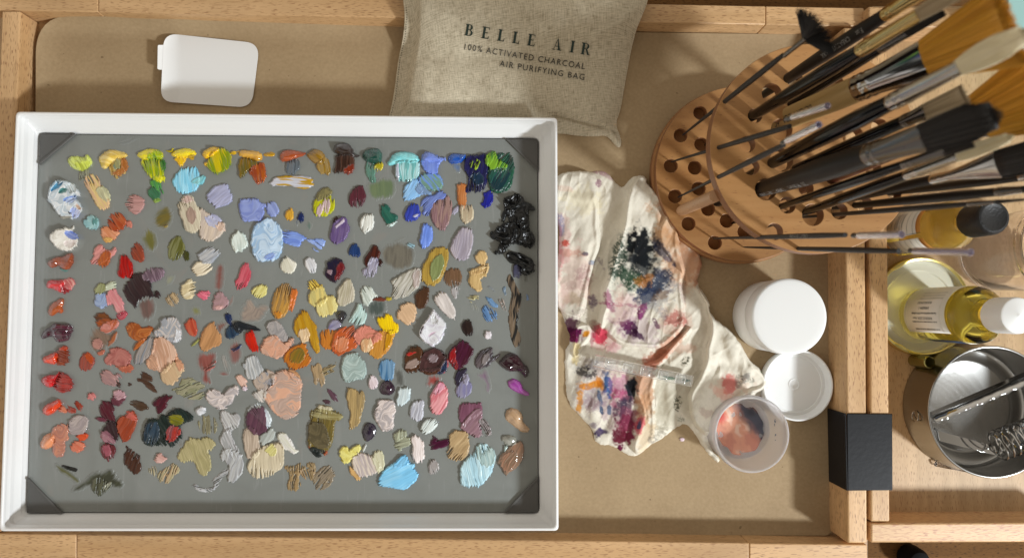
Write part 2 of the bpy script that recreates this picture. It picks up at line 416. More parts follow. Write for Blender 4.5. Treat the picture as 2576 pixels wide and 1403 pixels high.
dv = N.new('ShaderNodeMath'); dv.operation = 'MULTIPLY'; dv.inputs[1].default_value = .8; L.new(a2.outputs[0], dv.inputs[0])
L.new(dv.outputs[0], r.inputs[0]); L.new(r.outputs[0], b.inputs['Base Color']); b.inputs['Roughness'].default_value = .85; b.inputs['Specular IOR Level'].default_value = .15
bp = N.new('ShaderNodeBump'); bp.inputs['Strength'].default_value = .5; bp.inputs['Distance'].default_value = .0005
L.new(a2.outputs[0], bp.inputs['Height']); L.new(bp.outputs[0], b.inputs['Normal'])
# ------------------------------------------------------------------ setting and the two drawers
ZR = 2.1            # height of the outer rails above the drawer floor
ZI = 2.9            # the two inner rails stand a little higher
mb = MB(); mb.prism([(-160, -130), (160, -130), (160, 130), (-160, 130)], -13.0, -12.0)
tag(mb.make('floor', M['floor'], smooth=False), None, None, kind='structure')

def quad(pts, z): return [tuple(P(a, b_, z)[:2]) for a, b_ in pts]
def rail(name, pts, mat, parent, z1=ZR, z0=-0.9, bv=.14):
    mb = MB(); mb.prism(quad(pts, z1), z0, z1)
    return mb.make(name, mat, parent, smooth=True, mods=[bevel(bv, 3)])
dr = thing('wooden_drawer', 'wide beech drawer lined with brown paper that holds the white palette tray', 'drawer', P(1100, 700, -.9))
rail('left_rail', [(4, 27), (51, 27.5), (2, 1337), (-46, 1337)], M['beech_y'], dr)
def split_rail(name, o, i, cuts, parent):
    # glued lengths of beech: each piece has its own grain
    for k in range(len(cuts)-1):
        a, b_ = cuts[k], cuts[k+1]
        f = lambda q, x: (x, q[0][1] + (q[1][1]-q[0][1])*(x-q[0][0])/(q[1][0]-q[0][0]))
        g = .35
        mt = wood('beech_length', 0, tuple(c*(1, .94, 1.04)[k % 3] for c in BE0), tuple(c*(1, .95, 1.03)[k % 3] for c in BE1), BEF, seed=3.3*k + len(cuts), ring=(1, .6, 1.3)[k % 3])
        rail(name, [f(o, a+g), f(o, b_-g), f(i, b_-g), f(i, a+g)], mt, parent, bv=.10)
split_rail('top_rail', [(-34, -21), (2182, 20)], [(-34, 25), (2170, 67)], [-34, 247, 1926, 2174], dr)
rail('right_rail', [(2123, 69), (2173, 70), (2182, 1365), (2133, 1365)], M['beech_y'], dr, ZI)
split_rail('bottom_rail', [(-40, 1432), (2182, 1440)], [(-40, 1340), (2182, 1368)], [-40, 192, 1885, 2182], dr)
mb = MB(); mb.prism(quad([(-20, -10), (2176, 30), (2178, 1400), (-20, 1400)], -.3), -.85, -.06)
mb.make('bottom_panel', M['beech_panel'], dr, smooth=False)

sd_ = thing('side_drawer', 'narrower beech drawer on the right holding bottles and the metal can', 'drawer', P(2400, 700, -.9))
rail('left_rail', [(2185, 70), (2229, 70), (2239, 1311), (2191, 1311)], M['beech_y'], sd_, ZI)
rail('bottom_rail', [(2191, 1315), (2720, 1312), (2720, 1362), (2191, 1364)], wood('beech_quarter_sawn', 0, BE0, BE1, (.42, .2, .1), seed=3, fl_th=.57), sd_, ZI)
rail('top_rail', [(2185, 16), (2720, 24), (2720, 74), (2185, 67)], M['beech_x'], sd_, ZI)
mb = MB(); mb.prism(quad([(2190, 20), (2760, 20), (2760, 1355), (2190, 1355)], -.3), -.85, -.02)
mb.make('bottom_panel', M['beech_panel'], sd_, smooth=False)

# black bracket folded over the two rails
top = quad([(2131, 1039), (2245, 1040), (2246, 1232), (2133, 1233)], ZI + .12)
br = thing('metal_bracket', 'black metal bracket folded over the rails between the two drawers', 'bracket', P(2150, 1135, 0))
mb = MB(); mb.prism(top, ZI + .015, ZI + .12)
mb.make('top_plate', M['iron'], br, mods=[bevel(.09, 3)])
x0 = min(p[0] for p in top); ys = [p[1] for p in top]
mb = MB(); mb.prism([(x0 - .09, min(ys)), (x0 + .02, min(ys)), (x0 + .02, max(ys)), (x0 - .09, max(ys))], .15, ZI + .09)
mb.make('side_plate', M['iron'], br, mods=[bevel(.04, 2)])

# kraft paper liner: rings from the curled edge in to a flat middle
def rounded(pts, rads, n=10):
    out = []
    for i in range(len(pts)):
        a, b_, c = Vector(pts[i-1]), Vector(pts[i]), Vector(pts[(i+1) % len(pts)])
        r = rads[i]; u = (a-b_).normalized(); v = (c-b_).normalized()
        for k in range(n+1):
            t = k/n; p = (b_+u*r)*(1-t)**2 + b_*2*t*(1-t) + (b_+v*r)*t*t
            out.append((p.x, p.y))
    return out
def radial_sheet(name, outline, zf, rings, mat, parent=None, skirt=None, n=None, **k):
    o = resample(outline, n or 240); c = o.mean(0); V = []; nn = len(o)
    if skirt is not None:
        z = np.array([skirt(px, py) for px, py in o]); zz = zf(o[:, 0], o[:, 1])
        x, y = unproj(o[:, 0], o[:, 1], zz); V.append(np.c_[x, y, np.minimum(z, zz)])
    for s in rings:
        q = c + (o - c) * s; z = zf(q[:, 0], q[:, 1]); x, y = unproj(q[:, 0], q[:, 1], z); V.append(np.c_[x, y, z])
    L = len(V); V = np.vstack(V); Fc = []
    for r_ in range(L-1):
        for i in range(nn):
            j = (i+1) % nn; Fc.append((r_*nn+i, (r_+1)*nn+i, (r_+1)*nn+j, r_*nn+j))
    Fc.append(tuple(range((L-1)*nn, L*nn))[::-1])
    # image y runs down, so the winding flips
    return link_mesh(name, V, Fc, mat, parent, **k)
pap = rounded([(90, 36), (1000, 67), (1640, 82), (2084, 87), (2096, 1346), (86, 1338)], [98, 300, 200, 8, 22, 8])
def zpap(px, py):
    l = np.clip((170 - px) / 80, 0, 1); yt = np.interp(px, [90, 1000, 1640, 2084], [36, 67, 82, 87]); t = np.clip((yt + 55 - py) / 55, 0, 1); b_ = np.clip((py - 1300)/45, 0, 1)
    return .04 + .66*l**2 + (.30 + .95*np.clip((1000-px)/800, 0, 1))*t**2*(1-.45*l) + .22*b_**2 + .05*vn(px/90, py/90, 3)
tag(radial_sheet('kraft_paper', pap, zpap, [1, .9985, .985, .97, .95, .93, .91, .88, .8, .65, .5, .35, .2, .1], M['kraft'], n=420, mods=[solidify(.03)]),
    'brown kraft paper lining the wide drawer', 'paper')

# white plastic tag lying curled on the paper
tagpts = rounded([(412, 83), (653, 109), (633, 271), (404, 255)], [36, 36, 36, 32], 10)
def ztag(px, py):
    l = np.clip((450 - px)/60, 0, 1); r_ = np.clip((px - 560)/90, 0, 1)
    return .14 + .80*l**1.5 + .05*r_**2 + .25*np.clip((120-py)/50, 0, 1)*l
cd_ = thing('plastic_card', 'white rounded plastic card with a small tab lying on the brown paper', 'card', P(525, 180, .1))
radial_sheet('sheet', tagpts, ztag, [1, .996, .985, .96, .93, .9, .85, .8, .72, .64, .55, .45, .3, .15], M['card'], cd_, n=260, mods=[solidify(.03)])
radial_sheet('tab', rounded([(397, 113), (414, 113), (411, 176), (396, 174)], [3, .5, .5, 3], 5), lambda a, b_: ztag(a, b_) - .012, [1, .97, .9, .6, .3], M['card'], cd_, n=60, mods=[solidify(.03)])

# ------------------------------------------------------------------ palette tray and glass
ZG = 1.5
rim = [P(a, b_, 3.6) for a, b_ in ((46, 288), (1394, 303), (1397, 1326), (5, 1327))]
gl = [P(a, b_, ZG) for a, b_ in ((99, 337), (1352, 350), (1353, 1287), (67, 1287))]
def qloop(q, off, z, r, n=6):
    c = sum((Vector((p.x, p.y, 0)) for p in q), Vector())/4; pts = []
    for p in q:
        d = Vector((p.x-c.x, p.y-c.y, 0)); pts.append((p.x + math.copysign(off, d.x), p.y + math.copysign(off, d.y)))
    return [(a, b_, z) for a, b_ in rounded(pts, [r]*4, n)]
def mixq(t): return [Vector((a.x*(1-t)+b_.x*t, a.y*(1-t)+b_.y*t, 0)) for a, b_ in zip(rim, gl)]
L_ = [qloop(mixq(.75), .1, .12, .8), qloop(mixq(.4), .05, 1.6, .6), qloop(rim, -.14, 2.9, .45), qloop(rim, -.10, 3.3, .4), qloop(rim, -.01, 3.36, .4), qloop(rim, 0, 3.5, .4), qloop(rim, -.05, 3.58, .4),
      qloop(rim, -.12, 3.6, .38), qloop(rim, -.20, 3.57, .36), qloop(rim, -.25, 3.48, .34), qloop(mixq(.24), -.12, 2.80, .4), qloop(mixq(.24), -.26, 2.76, .4),
      qloop(mixq(.24), -.28, 2.68, .4), qloop(mixq(.60), -.02, 1.95, .5), qloop(mixq(.62), -.10, 1.92, .5), qloop(mixq(.62), -.12, 1.86, .5), qloop(mixq(.97), .16, 1.62, .7), qloop(mixq(1), .08, 1.40, .5), qloop(mixq(1), .05, .95, .5)]
mb = MB(); mb.loops(L_, True, True)
tag(mb.make('palette_tray', M['white'], angle=50), 'shallow white plastic tray that holds the grey glass palette', 'tray')
gp = thing('glass_palette', 'grey glass palette in the white tray with dark corner guards', 'palette', (sum(p.x for p in gl)/4, sum(p.y for p in gl)/4, 1.0))
mb = MB(); mb.prism([(p.x, p.y) for p in gl], 1.0, ZG)
mb.make('glass_sheet', M['glass_grey'], gp, smooth=False, mods=[bevel(.05, 2)])
for tri in (((98, 335), (190, 336.5), (97, 414)), ((1272, 349.5), (1353, 350), (1352.5, 430)),
            ((1353, 1198), (1354, 1288), (1268, 1288)), ((66, 1289), (68, 1200), (155, 1289))):
    t3 = [P(a, b_, ZG + .22) for a, b_ in tri]
    mb = MB(); mb.prism([(p.x, p.y) for p in t3], ZG + .004, ZG + .16)
    a, b_ = sorted(t3, key=lambda p: min((p - q).length + (q - p).length for q in t3 if q is not p))[:2]
    # raised lip along the long side
    e = max(((t3[i], t3[(i+1) % 3]) for i in range(3)), key=lambda q: (q[0]-q[1]).length)
    c = sum(t3, Vector())/3; d = (e[1]-e[0]).normalized(); nrm = Vector((-d.y, d.x, 0)); nrm = nrm if nrm.dot(c-e[0]) > 0 else -nrm
    mb.prism([tuple(e[0][:2]), tuple(e[1][:2]), tuple((e[1]+nrm*.16-d*.1)[:2]), tuple((e[0]+nrm*.16+d*.1)[:2])], ZG + .165, ZG + .22)
    mb.make('corner_guard', M['guard'], gp, mods=[bevel(.04, 2)])
DABS = """
# 1 pale lime yellow
41,25 47,23 57,25 59,21 62,24 65,30 60,35 54,38 47,36 41,31;e3ee86 c2cc5a;65;g;2
47,29 58,27 64,29 60,35 54,38 48,35;d4de6c a9b14c;65
# 1 dry grey lime tail
49,35 60,35 62,42 55,48 50,48;a5a48a 8c8c7c;95;d;.4
# 1 peach strip with sage edge
56,47 63,39 70,43 74,54 80,65 83,72 78,77 72,76 66,66 60,57;d9b795 e0c88e;65;;1
67,56 74,53 80,56 83,64 81,69 75,66 70,60;b7b597 c8c4a0;60
# 1 straw yellow and brown
72,24 80,17 88,17 99,20 100,23 92,26 84,30 80,34 76,36 72,28;dcbc5c f0d88c;20;g;2.2
82,33 90,25 95,27 94,34 100,40 88,46 84,41;c9b070 a88848;75
94,26 98,25 101,32 98,40 90,42 84,40 90,37 94,35;b5783e a86c38;90
85,30 92,25 94,33 88,38;7c8c78 a09c6c;70
# 1 yellow green tapering
113,27 124,24 134,27 137,36 136,45 131,50 123,44 116,35;8fa41a c9c81c;80;s;1.2
133,27 139,28 138,38 134,36;2f6a2c 4c8028;80
110,21 118,17 128,16 135,19 136,25 125,25 118,27 111,24;f2e410 e8d80c;20;g;2.4
121,20 130,17 135,20 136,26 126,27 120,25;a8b818 5c8c20;70
126,43 138,43 138,48 130,50;d8d414 9cb41c;85
# 1 mid green curl
121,57 125,54 133,57 133,64 127,67 121,63;3c6e4c 48785a;60
123,47 129,46 134,49 133,54 137,60 134,60 130,56 124,53;5d9b4e 4c8a58;70
125,67 133,65 134,68 128,71;84a050 9cac60;10
# 1 tiny yellow fleck
140,17 143,18 146,15 146,18 142,19;e4d420 b8a820;0
# 1 cadmium yellow leaf
144,21 150,17 160,15 170,19 167,23 158,25 146,23;f3cf08 ffe02a;0;g;2.2
146,24 159,25 157,29 154,33 151,31;f0c80c e4b808;80
160,23 169,20 166,27 163,26;c8a020 a88c28;60
# 1 light sky blue
146,46 152,38 162,34 170,35 173,43 172,52 168,58 160,60 152,60 147,54;8fd0ea a9dcf0;90;;1
164,49 170,44 178,42 178,47 174,52 166,51;7fbec8 98ccd0;140
# 1 golden yellow and olive
185,19 192,14 199,16 204,20 205,27 201,36 190,41 184,38 179,31 182,25;8a9a10 c8b818;75;s;1.4
176,20 182,15 190,14 193,17 186,22 180,26 177,24;f6c810 e8b80c;30;g;2.4
203,18 212,17 213,19 205,22;e0b818 c09c20;0;d;.8
177,30 181,29 180,33 178,33;f6c810;0;g
# 1 glossy ochre and rust
213,24 222,25 228,27 232,30 228,36 222,36 218,42 213,45 212,36;8a6a1c 6e6430;85;;1
225,33 232,30 237,30 240,40 237,49 231,52 226,44 223,40;b06028 9a4a2a;80
212,20 216,17 225,18 234,19 236,26 231,28 222,24 214,23;c08a20 e0b050;10;g;2.4
236,21 243,19 249,20 247,23 240,23;b08820 c89c2c;0;g;1
# 1 white with blue swirls
24,52 30,47 36,47 44,50 50,57 53,60 50,63 45,62 49,67 54,72 53,78 47,86 38,84 32,83 27,76 22,69 19,66 22,60 23,55;e6e8ea c4ced6;40;c;3
23,52 32,47 36,51 28,57 23,58;5aa6d0 cfe0ea;140;s
30,57 38,54 40,58 32,61;4e8a88 90b4b4;150;s
37,50 46,49 50,58 42,60 38,56;a9b4b6 d0d6d8;60;s
36,65 47,63 49,67 44,70 37,69;8098cc c0cce4;160;s
44,74 52,77 52,82 46,86 42,80;a8b4dc c8cce4;110
48,71 54,74 53,77 49,76;d8bca8;40
39,78 44,80 42,82;55555c a0a0a8;30
32,83 44,83 42,86 33,86;a9a59a c4c0b8;0
# 1 white with lilac patch
22,104 27,98 34,97 39,94 43,97 49,101 50,107 48,115 41,118 32,117 25,111;e8e4dc f4f0ea;40;c;2.6
36,99 44,98 49,102 50,106 46,107 39,104;8f9ed0 6f86cc;30
36,109 45,107 49,108 46,115 38,114;dcd0cc e4dcd8;20;c
44,95 47,92 46,96 44,97;e8e4dc;0
# 1 dusty pink disc
99,69 102,65 107,61 116,65 118,70 115,78 108,82 104,79 99,74;c39a96 b48a86;5;;1
# 1 pale turquoise round
56,88 61,83 67,83 72,87 71,94 67,97 59,95 56,92;93b8bc a8c8c8;60;c;1
65,86 71,87 69,92 64,91;5a8a88 74a09c;90
# 1 sienna over peach
72,101 79,92 84,97 92,99 90,103 84,107 78,106;cf8d68 dca080;40
74,106 79,104 86,106 82,111;d9b06c c89c60;40
99,88 103,88 106,93 103,95 99,94;c88272;40
80,85 86,80 94,80 98,86 99,92 93,98 86,98 81,93;a8502e b86840;50;;1
# 1 olive leaf shaped
126,86 130,78 138,72 145,77 147,86 142,95 134,98 128,92;7a6a1e 6c6430;150;t;.2
134,93 146,86 144,92 137,96;8c7a3c a08c54;150;d
# 1 cream and taupe strip
154,68 158,62 165,62 168,70 172,75 175,82 175,90 171,99 163,101 157,94 156,86 153,83 153,76 151,73;d6cdb8 c8bca8;75;;1.3
159,78 164,74 169,78 169,87 164,91 160,86;b49a8c a89084;80
155,66 160,62 166,65 167,68 160,70 155,70;cdb4ac d4c4b8;40
# 1 pink and lavender fan
170,80 174,74 178,78 186,84 190,90 198,90 198,96 192,104 184,109 176,107 172,99 174,92;cdbfb4 d8c8b8;110;;1.3
178,84 187,81 195,87 192,95 186,94 180,90;b4b6d2 c0c0d4;40
189,92 195,89 199,93 197,99 190,98;d8beac c8b4a8;50
# 1 pale lavender angular
181,61 187,54 195,51 202,51 202,57 206,63 204,70 196,73 190,75 186,72 181,67;b3b4ce a6a8c4;140;;1
# 1 broad periwinkle
212,72 214,66 222,66 231,65 234,70 240,72 236,75 238,80 236,86 228,89 217,88 216,86 214,80;9aa6d6 8894cc;50;c;1
# 1 small curved periwinkle
241,71 247,68 251,72 253,78 251,83 244,84 241,78;9ca8d4 8c98c8;60;;.8
# 1 big pale ice blue
225,104 227,95 233,89 241,85 248,87 254,95 257,104 256,116 250,127 241,128 234,129 229,125 225,116;a9c4e0 c8daec;100;sc;1.4
236,124 246,120 250,122 244,128;8aa2dc a0b4e0;150
# 2 cornflower blue tail
-3,97 4,98 12,99 18,102 22,106 17,108 16,114 8,113 0,109;8ea6e2 7c94d8;15;;.8
22,106 30,107 38,105 42,110 38,116 32,120 29,116 32,112 26,110;8ea6e2 a0b4e4;30;d;.6
# 1 mint white upright
205,108 207,102 211,99 218,101 221,110 220,115 210,120 206,114;dfe6e0 ccd6d0;80;;1.1
# 1 dull olive oval
115,103 118,97 124,96 130,103 131,113 127,118 120,117 115,110;6e6a26 7a7434;80;t;.2
# 1 moss green leaf
140,122 141,113 146,106 152,103 156,108 158,117 156,122 151,127 143,127;64642c 84845c;110;;.6
156,118 162,120 163,128 157,128;4a4c1c;60
# 1 silver grey over cream
166,134 171,129 183,130 186,136 179,141 170,144 166,138;e6dcc8 dccfb8;150;;1
170,123 176,118 183,114 190,116 194,120 190,126 184,131 176,131;c2c2c4 a4a8b0;150;s;1.2
# 1 pink petals with sienna centre
66,120 70,113 74,112 78,118 81,117 84,119 88,114 88,121 84,124 80,125 77,130 66,132 63,129 67,125;d89a94 cc8c88;140;;1
70,127 76,119 82,118 84,123 82,131 77,134 71,132;a4542c b46838;80
# 1 brick red leaf
104,117 107,112 111,110 115,116 117,122 116,128 110,129 105,123;a0503a 8a4430;60;;.8
# 3 deep crimson
93,-4 99,-5 104,0 106,8 104,15 102,17 98,15 95,18 91,16 92,8;9c1418 b8241c;85;;1
# 3 glossy burnt sienna blob
20,2 26,-3 36,-4 44,-8 46,-4 46,3 42,8 36,9 31,4 25,7 21,5;8c4428 a0502c;20;g;2.6
32,7 37,9 41,9 38,11 34,10;5a8a84;20
# 3 scarlet with pink end
19,25 21,20 30,20 38,20 36,27 35,33 26,28 20,27;c8242a d83038;0;g;3
33,26 38,24 42,25 42,31 37,34 33,30;9c2830 8c2028;50
37,20 40,17 46,18 47,23 44,30 39,28 36,26;d69c94 c06c6c;50;s
# 3 small orange brown blob
20,51 23,44 29,41 32,39 36,38 36,43 34,47 36,50 33,53 30,51 26,55 21,55;a8541c b85a28;120;g;2.4
# 3 dark maroon with flat brushed end
13,77 17,70 24,66 26,63 36,64 43,63 44,72 42,79 37,81 30,82 26,77 24,75 15,79;3c1024 4e1830;0;g;2.8
26,65 36,65 44,64 44,72 41,79 32,81 26,76;42142a 5c2038;5;s
# 3 vermilion with rust end
29,90 34,86 40,86 41,94 41,101 36,105 28,105 29,98;7c3018 944420;20;;1.2
30,89 35,86 40,86 41,90 33,90;c84820;0
15,98 22,95 29,91 30,98 28,104 20,103 16,102;cc3c20 dc4c28;20;g;2.8
# 3 bright red with dark brushed end
27,117 33,112 41,115 44,119 46,126 42,130 37,133 30,131 25,127;8a1c14 a42418;10;s;1.5
14,119 20,115 27,116 33,111 28,119 26,126 20,127 14,123;c01c24 d42830;0;g;3
# 3 sage and powder blue pair
67,42 69,34 75,31 79,34 80,45 75,48 68,45;a0aec8 8e9ec0;70;c;.8
67,28 73,22 78,24 79,29 75,33 70,34 67,31;a0a27c 94966c;110
78,25 86,20 89,21 90,26 84,29 78,30;b8bda8 c8ccb8;160
# 3 rose pink strip
79,33 84,29 88,28 90,34 95,39 96,47 98,51 92,54 88,50 86,43 80,46 79,40;d28c90 dca0a0;60;;1
89,54 97,50 101,53 98,57 95,59 90,58;b44c5a 9c3c4c;150;g;1.4
# 3 large aubergine
96,28 102,20 108,14 114,12 118,17 124,22 123,29 127,34 126,38 120,38 112,42 109,48 104,44 99,37;33262a 3e2c2e;60;;.8
110,41 118,37 126,38 129,45 128,55 122,60 115,59 111,49;6e5650 7e5e58;85;t;.3
115,17 118,9 126,7 136,7 137,13 133,19 126,21 118,20;8f7a86 6e5a66;70;s;.8
128,33 131,31 133,34 131,37 128,36;3a2628;60
# 3 faint sage smudge
139,20 142,14 147,13 148,18 144,24 140,25;8f8f7a a0a088;110;t;.2
# 3 cream combed
154,30 157,23 163,18 167,22 169,29 166,33 168,36 162,39 156,37;d4c4a0 e4d8bc;165;s;1.1
# 3 dry tan round
139,38 143,33 149,33 153,39 149,44 145,46 140,42;b09c80 c0a884;60;d;.5
# 3 small candy pink
170,34 174,30 178,31 183,30 182,36 178,40 174,37 171,36;d06c80 dc8090;20;;1
# 3 tall brown red smear
189,6 193,2 198,3 198,14 197,28 193,33 188,29 187,20;8c5850 845048;95;t;.15
# 3 raspberry leaf
208,22 213,15 215,5 221,3 224,10 224,18 220,26 216,29 209,28 209,24;bc4c5c cc6c78;110;;.9
# 3 mauve shell
202,40 207,35 207,43 202,47;a07068;110;t;.1
186,42 189,33 194,31 199,36 203,42 200,47 194,47 187,50 186,46;b09094 a48888;50;c;.8
187,46 194,45 199,47 190,50;d0a8a4 dcb8b0;170
# 3 lemon cream square
225,32 228,27 235,24 241,27 240,34 237,36 231,38 228,36;d6cc82 e0d898;120;;.9
# 3 taupe cloud
213,60 214,50 218,42 222,37 228,40 230,45 237,43 244,46 240,53 234,60 225,63 217,63;a8988c 94867e;30;tc;.3
# 3 amber egg with orange rim
246,46 247,36 252,27 258,23 264,24 267,30 266,40 262,50 257,57 250,58 246,52;c09450 a48456;105;s;1
265,28 270,29 271,36 268,42 266,50 262,50 264,42;c8743c d08044;100
247,50 256,52 255,57 250,58;cc8c3c;100
# 3 faint olive touch
163,48 169,44 175,48 174,55 168,56 165,52;8c8c5c;80;t;.15
# 3 red orange oval
158,63 163,58 168,60 170,68 170,75 166,76 160,71 158,67;b04c38 c06850;70;;.9
# 3 black and slate blue
198,55 203,53 205,58 203,60 207,65 204,66 200,61;1c2c54 24345c;60;;.8
198,72 202,65 208,63 214,68 212,74 206,78 200,78;31485e 24364c;70;;.8
206,66 210,61 218,63 222,65 228,66 234,69 233,71 225,69 218,69 214,73 208,71;1b2026 23282e;10;;1
# 3 poppy red
219,76 222,70 227,71 229,80 232,88 230,91 226,91 222,86 219,82;b82c20 c83424;70;;1
# 3 navy touch on mauve smear
201,94 203,84 210,80 215,82 216,96 210,105 203,103;885c58 906460;85;t;.15
205,88 210,87 215,83 214,88 209,91 206,90;1c2a50 243460;150;;.8
# 3 tan diamond
188,63 200,60 202,64 193,74 190,70;8c5c50;60;t;.15
164,85 171,78 173,80 168,85;9c9c5c;130;d
173,78 180,65 186,61 189,66 195,78 194,83 186,87 178,92 173,88;c4966c b48860;110;;.8
# 3 long brick red streak
169,98 173,92 180,93 189,91 190,99 186,110 182,112 184,118 186,124 180,124 174,123 175,113 171,105;88443c 985850;85;t;.3
174,110 184,106 190,99 189,105 180,112;c08078 98504a;150;d
# 3 whitish drag mark with red end
196,92 202,96 204,108 202,116 198,112 194,100;a8a09a 94908c;75;dt;.2
191,112 199,111 203,115 197,117 192,115;8c4840;10;t;.2
# 3 brown and pink cluster
62,75 65,66 72,65 80,72 90,70 90,76 84,84 76,90 68,93 62,88;8c7464 7c6858;60;t;.3
80,84 86,74 90,71 88,80 82,85;9c5c3c a86844;120
67,56 72,53 78,52 82,58 86,60 84,66 78,63 70,60;5c3820 7a4a28;20
70,60 82,57 87,66 80,68 68,66;a0562c 8c4c28;20
74,67 79,62 85,60 90,58 91,66 86,69 82,73 76,72 73,69;c88a80 b4684c;20;c
65,80 70,77 75,82 74,88 69,89 65,86;b88a80 a87c74;40;c
68,93 77,88 78,93 72,95;b4705c;10
# 3 rust kite shaped
52,103 54,96 60,91 68,100 64,107 62,110 55,110 52,107;9c5448 8c4c44;100;;.6
56,94 61,91 68,100 63,104 58,99;b05028 bc5c34;40
# 3 salmon pink swirl
76,100 82,92 84,88 92,87 100,90 104,95 102,103 98,109 92,108 86,104 79,105;b87c74 a46660;50;c;.8
88,105 98,107 104,103 106,109 101,113 94,111;b87058 ac6450;20
# 3 burnt orange curl
99,65 105,62 110,63 114,67 118,68 124,66 126,69 120,77 113,82 107,79 101,74;9c562c b87444;30;c;.8
106,86 114,79 121,76 116,84 108,91;b06838 9c5c30;130
# 3 large flesh and grey mix
108,98 112,86 118,80 126,76 128,82 126,92 118,100 111,104 107,103;a49c98 84868c;110;s;.8
126,78 136,76 142,80 148,87 150,95 145,103 137,114 130,110 122,106 118,104 126,92;c49c84 d8b8a4;75;s;1
118,103 126,92 130,100 132,108 124,110;d4a88c c09880;50;s
134,112 143,103 150,100 155,102 158,109 152,117 146,124 139,125 134,118;c8ac8c ccb494;60;;1
149,93 151,93 150,97 156,103 157,109 152,112 148,100;d4a080 c8987c;60
126,72 133,68 134,60 140,57 148,57 152,62 153,68 155,73 153,80 147,82 142,80 138,77 130,77;c8c0bc a4a6ac;70;sc;1.2
150,68 154,72 153,80 146,82 148,76;d8d8dc;60
# 3 dusty mauve with brown speck
73,116 77,110 82,111 86,115 92,113 94,118 90,124 84,126 76,123;a08080 b08c88;40;;.8
89,124 92,122 94,126 91,127;4c342c;30
# 3 tiny brown speck
100,125 102,122 105,125 102,127;4a3830;30;;.5
# 3 dark brown slash
109,120 116,118 114,113 118,112 125,117 125,121 120,120 126,126 130,132 124,131 118,124 112,121;4c3426 584032;30;;.5
# 3 dry olive scumble
153,124 156,118 164,117 172,121 178,128 176,138 170,140 160,138 152,134 145,130 150,128;a09c84 8c8c70;160;d;.4
# 3 grey white brushed square
216,105 219,103 219,99 224,97 230,95 232,102 236,108 237,114 231,119 224,120 219,115 220,110;c8c8c8 a8aaac;75;s;.9
# 3 small blush pink
210,117 213,114 218,117 221,122 222,126 218,127 213,124;d4b0a0 dcbcae;60;;.8
216,127 220,126 221,129 217,131;d8c8d0;20
# 3 large flesh pink with grey swirl
262,108 268,110 275,117 272,124 266,120 262,114;c0946c c8a080;40
244,115 250,113 258,109 266,112 273,118 276,125 274,133 275,145 270,155 263,160 255,158 247,152 240,143 236,136 240,130 247,124;dcb098 bca498;50;sc;1.1
226,133 238,128 242,134 236,143 230,139;d0c8c0 bcb8b4;50
228,118 235,113 243,110 249,114 247,122 240,130 232,130 227,124;c0b0a4 94949a;40;sc;1.1
# 3 grey and peach curls
240,66 245,60 252,61 258,70 262,76 260,82 254,80 247,76 242,72;b0aaa8 9c9898;40;c;.9
234,88 240,78 246,74 252,76 256,84 263,80 268,77 266,84 258,92 254,98 246,98 241,94 236,93;d8a890 c4a494;50;sc;1
# 4 ochre orange round
0,98 4,90 12,85 20,83 24,93 28,101 22,106 14,109 7,108 1,103;c07c34 b87030;120;;.8
5,96 12,88 20,88 22,98 16,103 8,102;7c6c30 947430;120
# 4 bone white round
-3,2 2,-4 8,-1 13,4 11,10 5,14 0,12 -3,8;d8d4c4 e4e0d4;70;;1
# 4 small chalk white
21,2 24,-3 29,-2 33,5 32,11 28,12 23,8;dedcdc ccccd0;70;;1
# 4 midnight plum and red
42,10 44,2 50,-2 55,-2 60,1 61,9 56,16 50,22 45,19 41,14;24203a 301e30;70;;1
53,4 60,1 61,9 56,16 51,21 53,12;6e1e24 7c282c;80
43,11 47,8 49,11 46,14;a88e98;40
# 2 chocolate and lilac
81,127 86,120 90,111 94,114 97,119 96,124 92,127 86,131 82,134;421e18 5a2a1e;110;;1
95,127 99,128 98,134 95,133;3a1e18;90
83,136 85,128 90,124 95,126 93,136 91,145 85,144 79,142 78,138;aaa6b4 9490a4;100
# 2 grey brown smear
97,118 104,112 112,110 118,109 128,113 133,118 131,132 124,138 112,138 103,134 98,126;7a7468 6a645a;90;t;.2
111,107 122,103 124,105 113,110;726c60;160;t;.1
123,111 128,111 132,113 130,115 126,114;a8c8d4;20;d;.8
# 2 mustard with sage inset
144,128 147,120 154,115 164,115 165,122 164,132 160,142 156,150 148,153 140,150 138,143 140,134;b49850 a88c48;95;;.9
149,128 157,121 161,124 161,135 156,144 149,150 147,140;8c9668 848e60;95
# 4 broad greige
109,20 117,15 125,10 137,7 139,13 137,24 132,30 124,35 114,39 108,36 109,33 112,29 110,24;b4b0a4 c8c4bc;120;;1
129,12 137,8 139,15 136,25 131,28 130,20;c4b8b4 b0a098;100
# 4 brown square with pale drip
162,12 168,8 175,8 179,12 178,24 174,27 165,26 161,22;6e5640 7c604a;90;;.5
168,27 177,26 176,32 172,39 169,33;a4a0a0 b4b0b0;90;d;.4
# 4 tan hook shaped
188,9 197,6 205,3 206,8 203,12 204,16 197,18 199,25 200,29 195,30 189,27 186,20;d0b484 c4a878;90;;1
187,10 197,6 206,3 206,9 199,13 189,14;d4b888 c4a474;165
# 2 small tan bud
192,125 196,120 199,117 203,119 205,125 202,132 196,131;cdb080 d8bc90;70;;1
# 4 butter yellow figure
32,46 36,40 45,36 51,36 53,44 54,49 49,53 41,56 35,55;e0d498 d4c484;80;s;1
25,37 28,28 33,26 39,26 42,32 45,37 38,45 32,46 26,44;dcca84 c8bc80;80;s;1
24,27 27,22 31,19 34,23 39,25 34,28 28,29;dcbc54 e0c86c;60;d;.8
# 4 greige egg shaped
54,40 55,29 61,21 66,18 70,24 71,32 71,40 64,43 60,46 55,43;b8b09a c8c0b0;100;s;1.1
# 4 mint white comet
